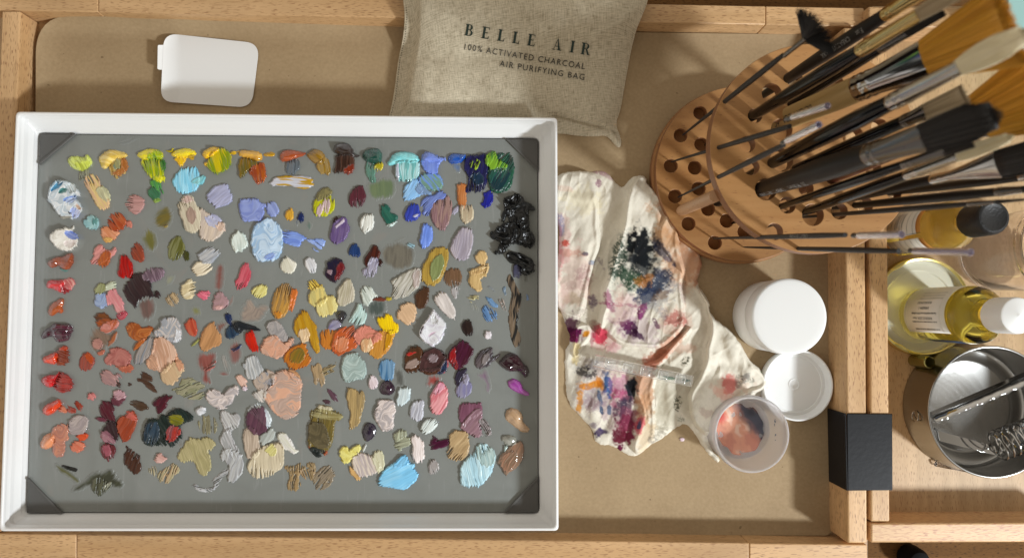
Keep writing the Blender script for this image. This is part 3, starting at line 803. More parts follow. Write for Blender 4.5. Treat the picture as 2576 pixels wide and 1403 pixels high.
77,31 82,26 88,27 91,33 95,35 89,38 86,44 81,45 79,40 80,36;dce2dc b8c0b8;60;;1.2
# 4 grey green smear with rust top
83,47 88,40 97,38 104,41 104,52 96,57 88,56 83,52;626a66 4e5854;90;t;.3
88,40 92,37 99,37 102,40 95,41;7c4030;0
103,37 107,37 108,39 104,40;c4b040;0
# 4 pale aqua triangle
66,60 71,52 74,47 76,42 78,46 82,51 83,60 78,65 72,64 67,62;b8d0cc c8dcd8;110;;1.1
# 4 black bead with lavender tail
45,65 48,61 54,59 58,62 56,67 49,69 45,68;9c98ac 8480a0;150;;.9
53,53 58,51 62,51 63,56 59,60 58,63 55,58;14101a 1c1620;0;g;2.2
# 4 old gold with cream square
11,62 15,55 20,50 24,53 28,61 33,66 33,72 35,80 36,93 31,92 27,82 24,76 18,78 13,75 10,68;b4882c c09838;80;;1
14,72 19,69 24,67 26,76 24,81 19,82 16,79;e0c8a8 d8bc98;80
# 4 wide orange pink and yellow band
37,72 43,69 52,70 55,76 52,85 46,89 40,88 37,82;c4803c b87838;90;;.7
90,74 99,70 104,72 110,75 108,85 104,92 98,97 90,98 86,92 90,86;c48c44 cc9850;100;;.8
104,70 112,70 109,80 104,90 100,90;c49028 cc9c38;110
49,79 54,70 62,67 71,66 72,74 71,80 74,87 66,90 58,94 52,95 48,88;c8683c b4623c;140;;.9
51,80 58,76 66,79 64,88 56,92 50,87;cc8058 d09070;100
70,74 76,68 84,65 90,70 96,71 99,78 92,83 84,86 78,86 72,81;d89080 c88874;40;c;.9
77,81 85,77 89,80 90,88 85,92 79,91;e0c4a0 d4a880;95
93,58 99,58 104,54 109,57 112,63 115,65 115,71 109,74 104,73 98,67 95,63;e4c010 f0d018;80;;1
# 4 peach fan
114,54 118,46 124,42 131,42 133,48 133,58 129,62 123,65 119,60 115,58;dcbc9c d4b494;50;;1
# 4 umber block
133,33 137,29 143,26 146,28 146,38 142,46 137,49 133,45 132,38;523828 5e4230;95;;.8
# 4 blush white slanted
152,36 156,33 162,32 166,37 170,44 173,51 172,58 168,59 163,54 157,47 153,43;d0c8c4 dcd4d0;60;s;1.1
# 4 large glossy white
137,72 141,63 147,56 150,49 152,50 154,54 158,58 163,63 162,69 160,78 155,83 150,87 144,83 138,79 136,75;e4e4e8 d4d0da;60;c;2.4
146,74 156,70 155,74 147,79;d0a8c0 e4dce4;150;d
146,58 151,55 157,60 150,66;c4c4c6 d8d8da;80
# 4 small black brown
179,65 182,60 188,61 190,66 189,74 184,75 180,71;2a1e1c 382a26;90;;.8
# 4 tiny white
202,74 205,70 208,72 209,78 206,79 203,77;e4dce0;60;;1
# 4 pale yellow crumb
185,37 190,36 195,35 196,39 191,39 188,42;c4bc98 b0a880;20;d;.8
# 4 faint grey scuff
187,44 192,42 198,45 196,52 190,51;9a9a90;80;dt;.2
# 4 steel blue strokes
200,48 204,44 208,48 213,51 215,56 210,60 204,62 201,56;7494bc 6484ac;60;d;.6
203,36 207,37 212,42 217,46 212,47 206,42;7c9cc0;40;;.6
# 4 pinkish flecks
216,38 220,38 222,45 224,52 221,50 218,44;a49890 b0a49c;70;d;.5
# 4 grey blue flecks
220,26 223,26 224,34 222,35;8090a0;80;d;.4
204,26 208,26 213,31 210,32;909498;30;d;.4
# 4 tiny blue fleck
244,34 246,36 246,40 244,38;7c90b0;70;;.5
# 2 upper thick black
218,88 222,76 226,76 224,83 221,90;222426 2a2c2e;110;;.8
221,67 226,62 235,61 240,63 243,70 251,73 252,77 245,76 246,84 248,95 246,104 235,102 229,93 226,84 222,76;0b0c0d 181a1c;60;cr;2.4
# 2 middle thick black
208,100 213,98 218,92 226,89 236,91 244,95 251,102 252,110 246,115 238,112 230,110 224,115 220,119 216,121 211,121 215,117 219,110 213,107 209,105;0a0b0c 17181a;60;cr;2.4
230,95 243,96 251,103 250,111 240,111 231,108;0e0f10 191b1d;115;s;1.2
# 2 lower black with purple tail
232,130 238,134 239,140 236,146 231,143;4c4c60 3c3c4c;90
223,122 227,119 234,120 243,123 250,127 253,132 250,140 243,143 238,140 240,134 232,131 226,128;0b0d0e 16191b;30;r;2.0
# 4 long black and brown drag
224,18 227,14 231,18 234,26 238,33 239,40 236,52 234,65 237,75 238,83 234,88 230,82 228,70 226,60 228,45 230,35 227,25;80705f 2b2a29;95;s;.45
# 4 faint grey black smudge
239,12 245,14 246,20 243,23 240,18;5a5a54;100;t;.2
# 4 brown with red and mushroom
122,100 124,92 130,86 135,85 140,91 139,100 137,108 130,112 123,112 121,107;4e3220 5a3c28;80;;1
122,93 134,91 131,94 124,96;b02c28 c03830;0
123,103 128,100 136,98 134,107 127,109 122,107;a08c84 8c7870;160
# 4 large brown aubergine
164,99 166,97 165,110 156,113 164,110;a85c60;90
154,112 160,101 164,97 164,112 158,113;1f2c48 283858;90
137,109 150,108 160,106 156,113 143,115;5c3420 503020;0
135,103 139,94 146,89 154,87 160,92 164,97 160,106 156,110 148,112 139,111 135,108;4c3434 5a3e3e;130;c;1
145,96 151,93 155,97 153,103 147,101;948488 7c6c70;130
# 4 crimson and plum
165,98 168,89 174,84 178,80 184,82 189,88 191,93 187,98 184,104 178,107 174,110 169,104;461828 52203a;110;;1.2
166,98 168,90 173,86 172,96 176,107 172,110 168,103;8c1c20 982428;105
# 4 charcoal grey smoky
192,104 194,95 200,90 208,87 210,92 210,99 216,94 219,93 210,101 206,106 200,108 194,107;4e484c 6a6062;130;;.7
199,99 204,92 208,95 205,103 200,105;7c7474 8c8484;110
# 4 glossy black cherry
216,102 221,97 226,93 232,93 237,98 241,104 247,108 246,114 243,118 239,112 233,110 226,111 220,107;2c0e1c 3a1020;30;g;2.8
# 4 orchid violet drop
225,124 228,119 233,119 238,123 241,130 247,134 246,136 238,133 229,129;9c4c9c a85aa8;40;g;1.8
# 4 small brick red
142,124 145,114 151,113 158,117 158,121 152,127 144,127;98403c a04c46;80;t;.3
# 4 bubblegum pink
154,127 157,121 161,122 164,128 165,135 164,144 160,152 154,156 149,151 147,143 148,134;d08088 dca0a4;120;s;1.1
149,131 157,121 163,128 158,130 155,135 148,136;e0b0bc d494a8;110
# 4 lavender grey with dark cap
174,128 178,122 184,116 187,122 190,127 184,137 176,138 173,132;9490a4 8480a0;95;;.7
172,122 174,112 180,109 185,109 182,114 178,120 176,127;322c3c 3c3448;110
179,116 184,113 187,122 182,126;a8a4b8;95
# 4 faint purple wisp
194,114 200,113 201,107 205,110 207,118 209,127 207,133 203,130 203,122 197,118;80687c 8c7488;70;t;.15
# 4 grey teal egg
58,110 59,100 64,94 72,92 77,98 82,102 83,112 80,118 72,120 62,122 59,117;a4b4b0 b8c6c2;95;sc;1.1
# 4 steel blue fading
110,110 116,107 121,114 123,122 122,128 114,126 110,118;62625e;100;t;.15
95,108 98,101 104,99 111,101 111,112 109,119 102,120 97,117;4c7498 7c9cb8;90;;.5
# 4 small pearl pink
86,123 87,117 91,116 95,122 94,127 89,128 86,127;d8c8cc e0d4d8;70;;1
# 4 glossy dark plum
97,128 100,122 106,120 111,126 111,131 107,135 101,135 97,132;2c1428 3a1c34;60;g;1.8
# 4 dry tan crossed strokes
27,107 32,105 36,103 38,110 42,122 38,126 31,124 30,118 29,113;b09878 a08c70;80;;.5
36,112 44,106 52,101 53,106 48,109 54,113 46,112 40,116;a09070 948464;155;d;.5
# 5 orange red glossy
39,17 43,19 48,21 49,24 42,25 39,24;90382c a04434;20;;.5
30,19 36,18 39,21 38,25 31,24;d08468 c8785c;20
15,22 18,17 26,14 31,11 34,14 33,18 29,20 26,25 21,27 16,26;d04424 dc5030;150;g;3
# 5 short rust stroke
46,14 52,14 56,20 54,24 49,20;98402c 88382a;60;;.5
# 5 small coral pink
60,9 63,4 67,5 69,9 66,12 61,11;c87c7c d08c88;60;;.9
# 5 mauve pink over plum
83,12 88,8 93,9 98,9 96,14 90,18 85,17;6c3c48 603440;40;;.7
86,4 92,1 98,5 99,9 93,11 90,12 86,8;b8949c c8a4a8;130
# 5 wine red stack
68,30 74,29 79,31 78,34 70,32;6c3444;10
72,18 76,13 82,14 87,19 85,24 88,30 84,34 77,30 72,24;5a2430 4c222c;60;;.8
73,45 78,38 80,34 88,33 90,42 91,52 86,53 80,48 74,48;342426 3e2a2e;70
73,45 79,43 84,46 88,53 86,56 80,55 75,53;8c606c a07880;40
# 5 burgundy oval
74,57 80,55 87,58 88,64 85,70 81,74 76,70 73,63;64262c 74343a;80;;1
74,58 80,57 84,62 82,68 77,67;965460 a4626c;80
# 5 terracotta with coral top
89,36 94,28 98,29 104,22 110,29 108,39 104,48 97,55 93,49 90,42;94442c a4543c;120;;1
96,27 103,22 110,30 106,33 100,30;cc6c60 c06054;30
# 5 dark green and navy mass
115,50 117,40 119,35 125,30 131,31 136,27 140,30 142,25 147,21 158,22 167,28 165,33 157,35 152,40 157,48 152,51 146,59 138,58 129,57 121,58 116,54;1c2824 263430;60;;1
116,50 118,36 126,33 132,38 133,48 128,57 119,57;22303c 3a4c5c;100
143,28 149,26 156,29 156,35 148,38 142,34;8a8428 6c6c24;20
138,46 140,40 146,37 151,40 155,44 150,49 144,55 140,51;a83c34 8c5054;110
148,57 153,53 158,57 155,60;8c8078;110;t;.2
# 5 flat dark brown
101,14 108,12 116,14 121,18 119,22 112,22 105,18;4c3828 564232;20;;.5
# 5 maroon slash
124,16 131,10 138,7 142,9 145,9 139,13 140,18 135,24 131,26 129,22 131,18;4a1a28 5a1e2c;120;;.8
# 5 white heart shaped
179,11 180,3 186,1 191,3 196,7 200,3 204,-1 210,-3 213,2 208,10 204,16 198,21 190,21 183,16;d8ccc8 b4acac;50;sc;1.1
# 5 tiny bluish white
168,23 172,20 177,19 180,23 177,26 172,27 169,25;d8d8dc c4c4c8;20;;1.1
# 5 dry khaki grey scumble
171,30 180,28 189,30 191,38 189,45 180,46 172,44 170,37;908a70 807a64;85;d;.3
# 5 long grey white chain
193,24 198,21 205,27 212,26 214,33 210,41 204,42 200,47 195,34;c4c2c0 acaaaa;60;s;.8
200,41 206,40 204,48 212,62 214,70 203,73 197,61 193,54 194,49;bcbabb a4a4a4;65;s;.8
197,60 214,64 217,75 215,88 206,95 201,93 204,80 199,74 193,70;bcbcbc a6a6a8;110;s;.8
# 5 thin white hooked trail
186,93 196,84 204,80 203,86 195,90 190,100 186,101 188,95;b4b4b6 a0a0a0;150;d;.4
165,97 172,98 180,102 188,99 188,102 178,105 170,102;c4c4c6 a8a8aa;20;d;.6
# 5 large beige with purple oval
250,46 258,44 264,52 268,60 274,64 268,66 262,62 256,60;d8d6c8 e0dcd8;50;;1
217,46 222,38 230,42 234,56 232,70 222,72 218,60;c4b4a4 b4a494;90;;.9
222,75 228,66 238,58 250,56 257,55 258,72 256,80 248,85 238,90 230,91 224,87 221,81;c8bca4 d4c8b0;90;;1
238,62 246,56 250,60 250,67 243,69;ccc484 d4cc90;130
232,50 240,44 246,40 250,46 244,54 236,58;b8bcb8 a8aca8;120;s
221,22 226,17 232,14 238,20 243,25 245,32 243,38 240,40 228,28;d8dee0 c8ced4;60
219,32 222,23 229,19 238,20 240,30 241,42 234,47 226,46 221,40;6c4a58 5e3e4e;100;;1
# 5 small shell pink
127,71 130,66 134,65 136,69 140,71 137,75 130,75;cca49c d4b0a8;20;;1
# 5 khaki star shaped
150,68 156,62 160,52 166,50 172,52 178,50 184,50 189,56 186,61 180,63 183,70 185,82 177,89 172,86 170,77 165,72 158,75 151,72;a89f78 b4aa84;70;s;.7
# 5 dry sand scumble
121,83 125,78 129,80 130,87 126,88;a49c84 b0a488;70;d;.4
130,88 135,82 141,80 145,76 151,79 153,84 146,88 146,92 140,95 132,94;aca284 c0a888;110;d;.5
# 5 dark umber arrow
97,68 100,63 99,58 104,62 109,67 114,66 112,73 114,80 112,86 107,86 101,79 97,76;44291e 503224;110;;.7
# 5 apricot oval with grey pink cluster
24,42 29,37 35,36 41,38 40,46 41,51 36,54 38,60 36,68 30,70 25,66 25,58 28,52 25,48;c88c74 b47f70;100;c;.8
41,40 42,32 48,28 55,27 61,31 61,38 57,45 49,47 42,46;a49898 b8aca8;40;sc;1
13,56 15,50 21,46 26,46 27,52 25,58 19,61 13,60;dc946c e4a07c;130;g;2.4
# 5 tangerine and coral pair
48,48 55,45 61,46 58,52 53,53;d05c38 c85430;20;;.9
43,58 47,54 53,53 58,57 56,62 50,65 45,63;cc7860 d48870;30;;.9
# 5 olive green streak
26,77 32,76 40,80 47,86 54,93 51,97 46,94 38,88 31,85;4c4e1e 5c5a24;40;t;.4
33,77 38,79 45,80 50,82 47,84 40,82;1e1e1a;20;;.5
# 5 dark olive smear
43,104 48,97 57,93 62,87 68,83 76,85 82,80 88,84 91,92 98,95 96,100 91,102 85,99 80,104 74,108 66,104 60,98 55,103 47,105;33341c 42432a;140;t;.5
62,97 70,88 76,92 82,97 78,104 73,109 66,104;50503c 6a6a58;100;d;.5
76,98 84,93 85,96 79,104 76,104;a4a494 8c8c7c;120;d;.7
# 6 short mauve dash
43,2 47,1 53,7 55,13 52,14 47,9;5e4450 6a4e5a;60;;.4
39,13 44,12 47,15 43,16;584048;20;;.4
# 6 khaki over dark olive brown
25,54 27,53 27,61 24,60;a85c38;90
27,23 33,20 38,17 45,18 51,24 60,27 57,32 50,34 51,40 48,54 46,60 40,64 30,63 24,56 25,44 27,34;7c6c38 6e6238;95;;.7
26,60 32,60 42,62 42,66 35,70 27,64;1c2424 263030;20
41,64 44,63 43,67 40,68;a85c38;60
25,34 38,34 43,40 46,52 44,60 36,62 26,54 24,44;5c5440 6e644c;50;c
27,24 34,20 44,20 52,25 60,27 56,32 42,32 28,28;a49c74 94885c;10
33,20 38,17 41,19 47,19 49,22 42,21;c8c0a8;20
# 6 tan vertical strokes
63,1 70,0 74,5 80,4 81,9 80,18 78,26 76,37 67,42 66,36 68,26 64,14;b49c70 9c8864;95;s;.7
# 6 blackish violet
79,44 83,35 88,35 93,40 92,46 87,52 82,54 80,49;251a30 30243c;60;g;1.4
# 6 pink white curls
91,24 95,18 94,12 103,12 111,13 112,20 110,30 110,40 104,43 98,43 96,37 91,30;dcd0cc b4acac;40;sc;1.2
# 6 icy white square
113,12 116,8 114,4 119,0 126,0 128,2 126,12 119,18 114,17;d4dee0 c4d0d4;100;;1.1
# 6 lilac white brushed
127,22 130,15 136,13 141,12 140,20 140,30 134,33 128,30;ccccd4 b0b0ba;100;s;1
# 6 small mint white
138,40 141,33 147,30 154,32 154,37 150,42 145,46 140,44;d8dedc c8d0cc;130;;1.3
# 6 plum square with mauve arc
177,18 181,15 197,15 200,20 197,26 186,32 182,40 178,36 176,27;82586a 7a5062;95;;.7
178,38 184,30 192,22 198,21 200,28 196,35 200,45 195,50 189,46 180,42;9a7c84 90727c;130;s
195,34 200,31 208,38 209,46 203,50 197,46;8c8484 9a9090;60;d
# 6 light brown comma
223,28 225,22 231,20 237,23 240,28 239,33 244,38 248,42 243,45 236,41 229,36 224,32;b4977a c0a284;50;g;1.6
# 6 grey and brown pair
221,64 223,58 226,59 223,64;b8c8c4;90
215,76 218,68 226,60 232,56 239,53 242,62 240,72 235,80 228,84 223,87 220,80;8a7464 9a7a66;120;;.9
217,76 222,66 232,62 236,70 230,82 223,86;a07c68 88705e;120;s
219,52 221,48 227,47 233,49 235,54 230,58 223,57;8e8e86 a0a098;30;g;1.6
# 6 grey green bracket strokes
111,46 118,42 123,42 124,49 118,52 111,53;9a9c88 b0b29c;95;s;.8
111,54 118,50 128,50 127,58 120,59 117,64 112,60;989a86 acae98;165;s;.8
# 6 pink white upright
128,52 130,48 134,48 138,50 140,56 141,62 142,70 137,75 131,73 129,68 130,60;dcd0cc e8dedc;85;s;1.2
# 6 maroon L shaped
147,60 149,47 153,50 155,54 165,51 166,56 160,60 150,62;461430 52183a;165;;.7
# 6 tan combed square
166,48 170,45 172,42 178,44 185,43 186,50 187,58 185,66 180,72 173,73 167,72 164,66 167,60;b49b78 bca480;130;;1
# 6 ice blue sail shaped
178,78 184,72 188,66 192,66 195,58 198,56 205,58 213,65 212,76 208,86 204,92 198,98 188,99 179,98 178,90;b0d0dc c4dee6;80;s;1.1
194,68 195,57 202,57 213,64 211,78 202,80;a8bebe b8cac8;85;s
# 6 small warm grey
145,79 148,74 151,72 155,75 156,82 152,86 147,87;a49e9c b4aeac;70;;.9
# 6 wide bright sky blue
96,94 99,84 107,78 114,73 121,67 124,70 126,76 132,77 130,81 134,85 134,90 129,96 122,102 113,101 104,99 97,98;8cc8ea a0d4f0;155;;1.2
108,79 114,73 121,67 124,70 126,76 118,80;7cbce4 90c8ea;130
# 6 yellow and ivory crescent
66,78 70,82 76,89 78,92 74,92 69,88 66,84;d0ac78 c8a470;60
56,64 58,60 64,59 66,64 72,58 77,57 77,63 72,67 68,72 63,76 58,74 56,68;d8cc78 e0d88c;140;c;1
68,72 73,66 80,66 84,68 90,68 94,72 98,80 93,85 85,88 77,90 71,84;d8ccc0 bcb0ae;70;s;1.1
88,68 94,63 99,63 101,70 101,80 96,86 92,80;c8c4a8 d0ccb4;80
78,62 82,56 83,59 80,65;c4c4c0;120
# 6 dry brown zigzag scumble
0,79 8,78 15,75 21,79 18,84 14,90 18,96 14,103 6,104 3,98 6,90 4,84;988464 a48c68;95;d;.5
14,84 21,79 26,74 32,77 32,84 30,94 24,92;9c8868 a89070;70;d;.5
30,88 38,80 46,78 52,86 48,97 38,103 30,99;8c8070 988a74;130;d;.4
# 2 rust with slate tail
3,27 14,25 16,34 12,40 5,42 2,36;6c747c 50585e;95;s;.9
-4,22 0,17 8,17 13,18 18,19 23,20 18,23 10,25 5,28 -3,28;a04a24 b05a30;0;g;2.6
# 2 bronze ochre
31,31 40,24 45,28 47,38 43,42 36,40;a88e58 94742c;80;s;.9
23,22 28,17 34,16 40,20 42,26 38,32 31,30 26,26;8a6820 9c7828;30;g;2.4
# 2 espresso brown
52,21 70,22 71,30 70,38 64,40 55,39 50,40 53,32;3a241c 54392e;95;s;1
60,36 70,30 71,37 66,41 60,39;8c3820 7c3020;95
50,15 54,10 62,10 69,14 70,21 77,22 72,24 62,22 52,21;2a1610 34201a;20;g;3.2
# 2 viridian with sage tail
81,30 92,29 91,40 93,48 88,49 83,43;688e80 5a8072;95;s;.8
91,32 100,28 100,34 95,38 91,36;b4a834 c8b83c;95
79,20 84,17 92,15 98,18 99,26 96,30 86,30 80,26;1c4c44 2a5c50;90;g;2.8
# 2 turquoise combed block
112,30 120,28 136,28 137,38 134,46 122,48 113,46;b4d8da 7cb8b8;92;s;1.2
112,30 116,30 116,46 113,47;d0d4e4;92
104,32 108,24 114,19 124,19 134,22 137,28 128,30 118,29 110,32;84ced4 98dce0;20;g;2.4
# 2 cornflower glossy
138,27 141,20 147,19 154,23 160,25 162,24 163,27 157,27 155,34 155,40 143,40 140,34;7c92dc 8ca2e4;90;;1.2
138,27 141,20 147,19 154,23 157,27 148,28 141,29;7c92dc;30;g;2.4
# 2 sky blue with striped top
120,66 121,56 128,48 133,45 138,52 140,58 138,62 130,66 124,68;94c0ea a4ccf0;120;;1
132,55 138,50 144,57 150,60 140,62 134,60;7c94b8 88a0c0;40
135,45 140,41 146,40 155,41 160,48 160,54 154,58 145,56 138,52;7c9cd4 7c9c90;50;s;1
# 2 dusty rose leaf
147,80 150,68 158,65 166,63 169,67 169,78 165,92 160,99 154,95 148,86;927478 a0847e;95;s;.9
# 2 slate periwinkle slanted
138,72 141,65 150,62 158,58 163,62 160,66 152,68 148,78 145,84 139,82;6c7cbc 7c8cc4;130;;.9
# 2 tiny lavender touch
169,76 175,72 176,77 170,84;a8a4b4;130;;.6
# 2 cobalt blue
121,82 124,75 130,71 136,73 137,82 133,86 128,88 123,88;3444a0 4450ac;100;;1
130,83 135,81 134,84 131,85;c8c8e0;160
# 2 bright blue bead
168,31 177,30 180,34 176,40 171,36;6c84ac;95;t;.3
166,24 169,21 178,21 184,22 181,27 176,30 170,31 166,28;2454a4 2c60b4;0;g;2.2
# 2 ultramarine and lime block
204,22 216,20 230,21 231,32 231,42 229,54 222,59 210,60 206,52 206,36;1f4a40 2a5c48;120;s;1
182,26 186,23 194,22 204,21 206,30 204,45 203,54 196,60 188,58 184,60 181,60 186,50 186,42 181,36 182,32;1e1e48 26265a;100;;1.4
186,42 200,38 202,52 192,52;203850 183040;95
203,24 208,19 214,19 215,28 220,27 226,33 218,40 210,38 204,32;86b03c 5a9040;110;s;1
187,29 195,25 198,32 192,38 188,35;a8c43c;110;d;1.2
205,38 218,33 229,38 228,46 222,57 210,58;1c3a44 2c5a50;120;s
# 2 ultramarine tip
200,60 205,58 211,61 210,68 206,74 200,74 198,71 202,68;24288a 30349c;105;;.8
# 2 terracotta to stone strip
174,54 178,50 183,50 183,58 184,70 180,78 175,68;b87848 c4885c;95;;1
177,72 185,71 190,74 191,82 187,90 181,91 178,84;bcac94 ccc0a8;95;s;1
# 2 lilac grey tall
178,95 184,92 190,93 188,98;888078;100;t;.2
167,116 172,104 177,97 186,95 190,98 190,112 186,124 181,128 174,127 170,122;a8a0ac b4acb4;100;s;1.1
# 2 clear blue pebble
139,94 143,91 147,93 150,99 149,108 145,113 140,115 137,110 139,103;7894e0 8aa4ea;100;;1.2
# 2 pine green
97,78 100,73 104,71 107,76 106,80 113,82 114,88 109,90 107,93 103,91 100,86;2c6256 3a7060;60;;1
104,92 110,90 113,88 112,91 107,94;c8d4d0;160
# 2 bright white leaf
77,90 79,85 84,81 89,81 91,88 90,95 86,99 82,100 78,97;dcdcd6 e8e8e4;100;;1.3
# 2 violet with white streak
49,88 53,84 54,86 50,92;3a1824;60
46,104 49,93 53,87 58,84 62,84 64,91 66,96 62,106 58,109 54,111 48,109;6a5684 7a6890;100;;1.2
50,94 56,90 60,85 62,87 58,92 54,96;d0c4d0 a090a8;140;d
# 2 oxblood block
66,62 71,55 79,52 81,58 83,63 82,68 78,73 72,75 66,73;5a2e38 64303c;85;;.9
# 2 wide sage green smear
84,50 93,46 104,45 112,46 114,56 110,64 98,67 88,67 84,58;6c7c5c 74825f;90;t;.25
# 2 chartreuse with two pink patches
30,80 30,70 33,64 40,63 48,61 51,66 51,74 49,79 42,83 33,84;b8b82c c8c83c;100;;1
32,64 36,58 42,54 48,57 49,61 42,66 34,68;8c845c 7c7654;150;c
32,80 35,71 38,73 39,79 36,83;d0b8bc;95
38,78 40,68 46,66 47,70 46,78 42,80;d4bcc0;95
# 2 small mustard
1,84 3,78 8,75 10,81 9,86 5,88;cc9c3c d4a84c;80;;.9
# 2 small navy with haze
9,90 13,84 16,88 14,93;3c4c6c;100;t;.2
13,87 15,80 19,80 20,86 18,89 14,88;1e2e60 243668;90;;.8
# 2 faint green haze
22,92 26,88 29,92 28,98 23,97;6c8078;90;t;.15
# 2 dark teal navy
65,118 68,112 72,111 75,116 78,122 73,124 66,122;1e3a68 264272;100;;.9
# 2 ochre and white streaked
-14,52 -10,45 -2,43 8,43 20,43 29,45 29,52 24,56 16,55 6,52 -4,53;c09a34 c8c8d0;5;s;.9
# 1 faint grey scratch
88,9 96,6 110,4 117,6 108,9 92,13;909394;160;dt;.1
"""
# ------------------------------------------------------------------ dabs of paint: height fields of brushed strokes on the glass
TILE = {1: (70, 335), 2: (714, 335), 3: (70, 655), 4: (714, 655), 5: (70, 975), 6: (714, 975)}
GREY = lin('838683')
drnd = np.random.RandomState(21)
def lp(h):
    c = lin(h)**1.10; g = c.mean(); return np.clip(g + (c-g)*1.05, .002, .9)
dabs = []
for ln in DABS.strip().split('\n'):
    if ln[0] == '#':
        t, nm = ln[2:].split(' ', 1); dabs.append((int(t), nm, []))
    else:
        f = (ln.split(';') + ['', '', '', ''])[:5]
        pts = [tuple(float(v) for v in q.split(',')) for q in f[0].split()]
        cs = f[1].split(); ox, oy = TILE[dabs[-1][0]]
        dabs[-1][2].append(([(ox + a*2.5, oy + b_*2.5) for a, b_ in pts], cs[0], cs[1] if len(cs) > 1 else None,
                            float(f[2] or 60), f[3], float(f[4]) if f[4] else None))
def build_dab(idx, desc, strokes):
    allp = np.array([p for s in strokes for p in s[0]])
    x0, y0 = allp.min(0) - 9; x1, y1 = allp.max(0) + 9
    st = .95
    X, Y = np.meshgrid(np.arange(x0, x1, st), np.arange(y0, y1, st))
    H = np.full(X.shape, -.3); C = np.empty(X.shape + (3,)); C[:] = GREY
    glossy = False; first = True
    for k, (pts, c1, c2, ang, fl, hh) in enumerate(strokes):
        sd = (idx*7 + k*3)
        a = math.radians(ang); ca, sa = math.cos(a), math.sin(a)
        warp = (12 if 'c' in fl else 2.4)
        wx = warp*vn(X/19, Y/19, sd+1); wy = warp*vn(X/19 + 40, Y/19 + 9, sd+2)
        Xw, Yw = X + wx, Y + wy
        u = Xw*ca + Yw*sa; v = -Xw*sa + Yw*ca
        if 'c' in fl:
            cx_, cy_ = np.array(pts).mean(0); sx_, sy_ = np.ptp(np.array(pts), 0)
            r1 = np.hypot(Xw-cx_-.30*sx_*ca, Yw-cy_-.30*sy_*sa); r2 = np.hypot(Xw-cx_+.36*sx_*ca, Yw-cy_+.34*sy_*sa)
            g = vn(X/30, Y/30, sd+15) + .02*(r2-r1)
            v = np.where(g > 0, r1, r2*1.1+7); u = 18*np.where(g > 0, np.arctan2(Yw-cy_-.30*sy_*sa, Xw-cx_-.30*sx_*ca), np.arctan2(Yw-cy_+.34*sy_*sa, Xw-cx_+.36*sx_*ca))
        fq = drnd.uniform(1.5, 3.3); am = drnd.uniform(.55, 1.25); dg = drnd.uniform(0, 1); ds = drnd.choice((-1, 1))
        fine = .6*vn(u/28, v/fq, sd+3) + .4*vn(u/50, v/4.4, sd+4)
        mix = .5*vn(u/40, v/2.6, sd+5) + .5*vn(u/30, v/7, sd+6)
        ed = poly_sd(X, Y, chaikin(pts, 1)) - (1.2 if len(pts) > 4 else .6)
        gy, gx = np.gradient(ed, st)
        end = np.abs(gx*ca + gy*sa)
        soft = 'g' in fl
        jag = (.6 if soft else 1.0)*(1.1*vn(X/4.1, Y/4.1, sd+7) + 1.5*vn(X/12, Y/12, sd+8)) + (0.3 if soft else 1)*(.5 + 3.4*end**2)*vn(u/70, v/2.3, sd+9)
        ed = ed + jag
        ins = np.clip(-ed, 0, None)
        h = (hh if hh else (2.0 if soft else .8))*(1.95 if soft else (1.9 if 't' not in fl else 1.0))
        w = 6.5 if soft else 2.0
        body = 1 - np.exp(-ins/w)
        rimb = np.exp(-((ins-2.6)/1.8)**2)*.35*(0 if 't' in fl else 1)
        amp = .22 if 't' not in fl else .03
        if 's' in fl: amp = .30
        if soft: amp = .14; glossy = True
        amp *= am
        if 'r' in fl: body = body*(.8 + .40*vn(X/13, Y/13, sd+10) + .28*vn(u/18, v/4.2, sd+11))
        lump = .3*vn(X/16, Y/16, sd+12) if soft else .15*vn(X/20, Y/20, sd+12)
        hs = h*(body*(1+lump) + rimb*(.35 if soft else 1)*.6) + amp*fine*np.minimum(1, ins/2)
        al = np.clip(ins/1.1, 0, 1); drag = 0
        if dg > .62 and not ('g' in fl or 't' in fl or 'd' in fl or 'c' in fl) and len(pts) > 4:
            um = u[ed < 0]
            if um.size > 60:
                lo_, hi_ = np.percentile(um, (2, 98)); un = (u-lo_)/(hi_-lo_+1e-6); un = un if ds > 0 else 1-un
                drag = sm(.42, 1.05, un)*(.30 + .5*dg)
                hole = sm(-.02, .40, drag*.95 - (.52 + .62*vn(u/34, v/1.8, sd+10) + .25*fine))
                hs = hs*(1-.55*drag)*(1-hole) - .25*hole; al = al*(1-hole)
        if 'd' in fl:
            br = .70*vn(u/48, v/1.9, sd+13) + .30*vn(X/6, Y/6, sd+14)
            cov = sm(-.24, .02, br + .012*np.minimum(ins, 20) - .06)
            al = al*cov; hs = hs*cov - .25*(1-cov)
        cc1 = lp(c1); cc2 = lp(c2) if c2 else cc1*.82
        t = sm(-.28, .38, mix) if 's' not in fl else sm(-.12, .2, mix + .5*fine)
        cs = cc1*(1-t[..., None]) + cc2*t[..., None]
        cs = cs*(1 + .10*fine[..., None])
        if not np.isscalar(drag): k_ = (.30*drag*sm(.1, -.4, fine))[..., None]; cs = cs*(1-k_) + GREY*k_
        if 't' in fl:
            fade = sm(0, 13, ins + 3*fine)*.9
            cs = cs*fade[..., None] + GREY*(1-fade[..., None])
        inside = ed < 0
        hs = np.where(inside, hs, -.3*np.clip(ed, 0, 1))
        if first:
            H = hs.copy(); C = cs.copy(); first = False
        else:
            up = np.maximum(H, 0)*(1 - (.55 if h < 1.6 else .2)*body) + hs
            bare = (H <= .02) & (ed < 2.5)
            H = np.maximum(np.where(inside & (al > .35), up, H), hs)
            sa_ = (al*(.97 if 't' not in fl else .8))[..., None]
            C = np.where(bare[..., None], cs, C*(1-sa_) + cs*sa_)
    zc = ZG + .1*H
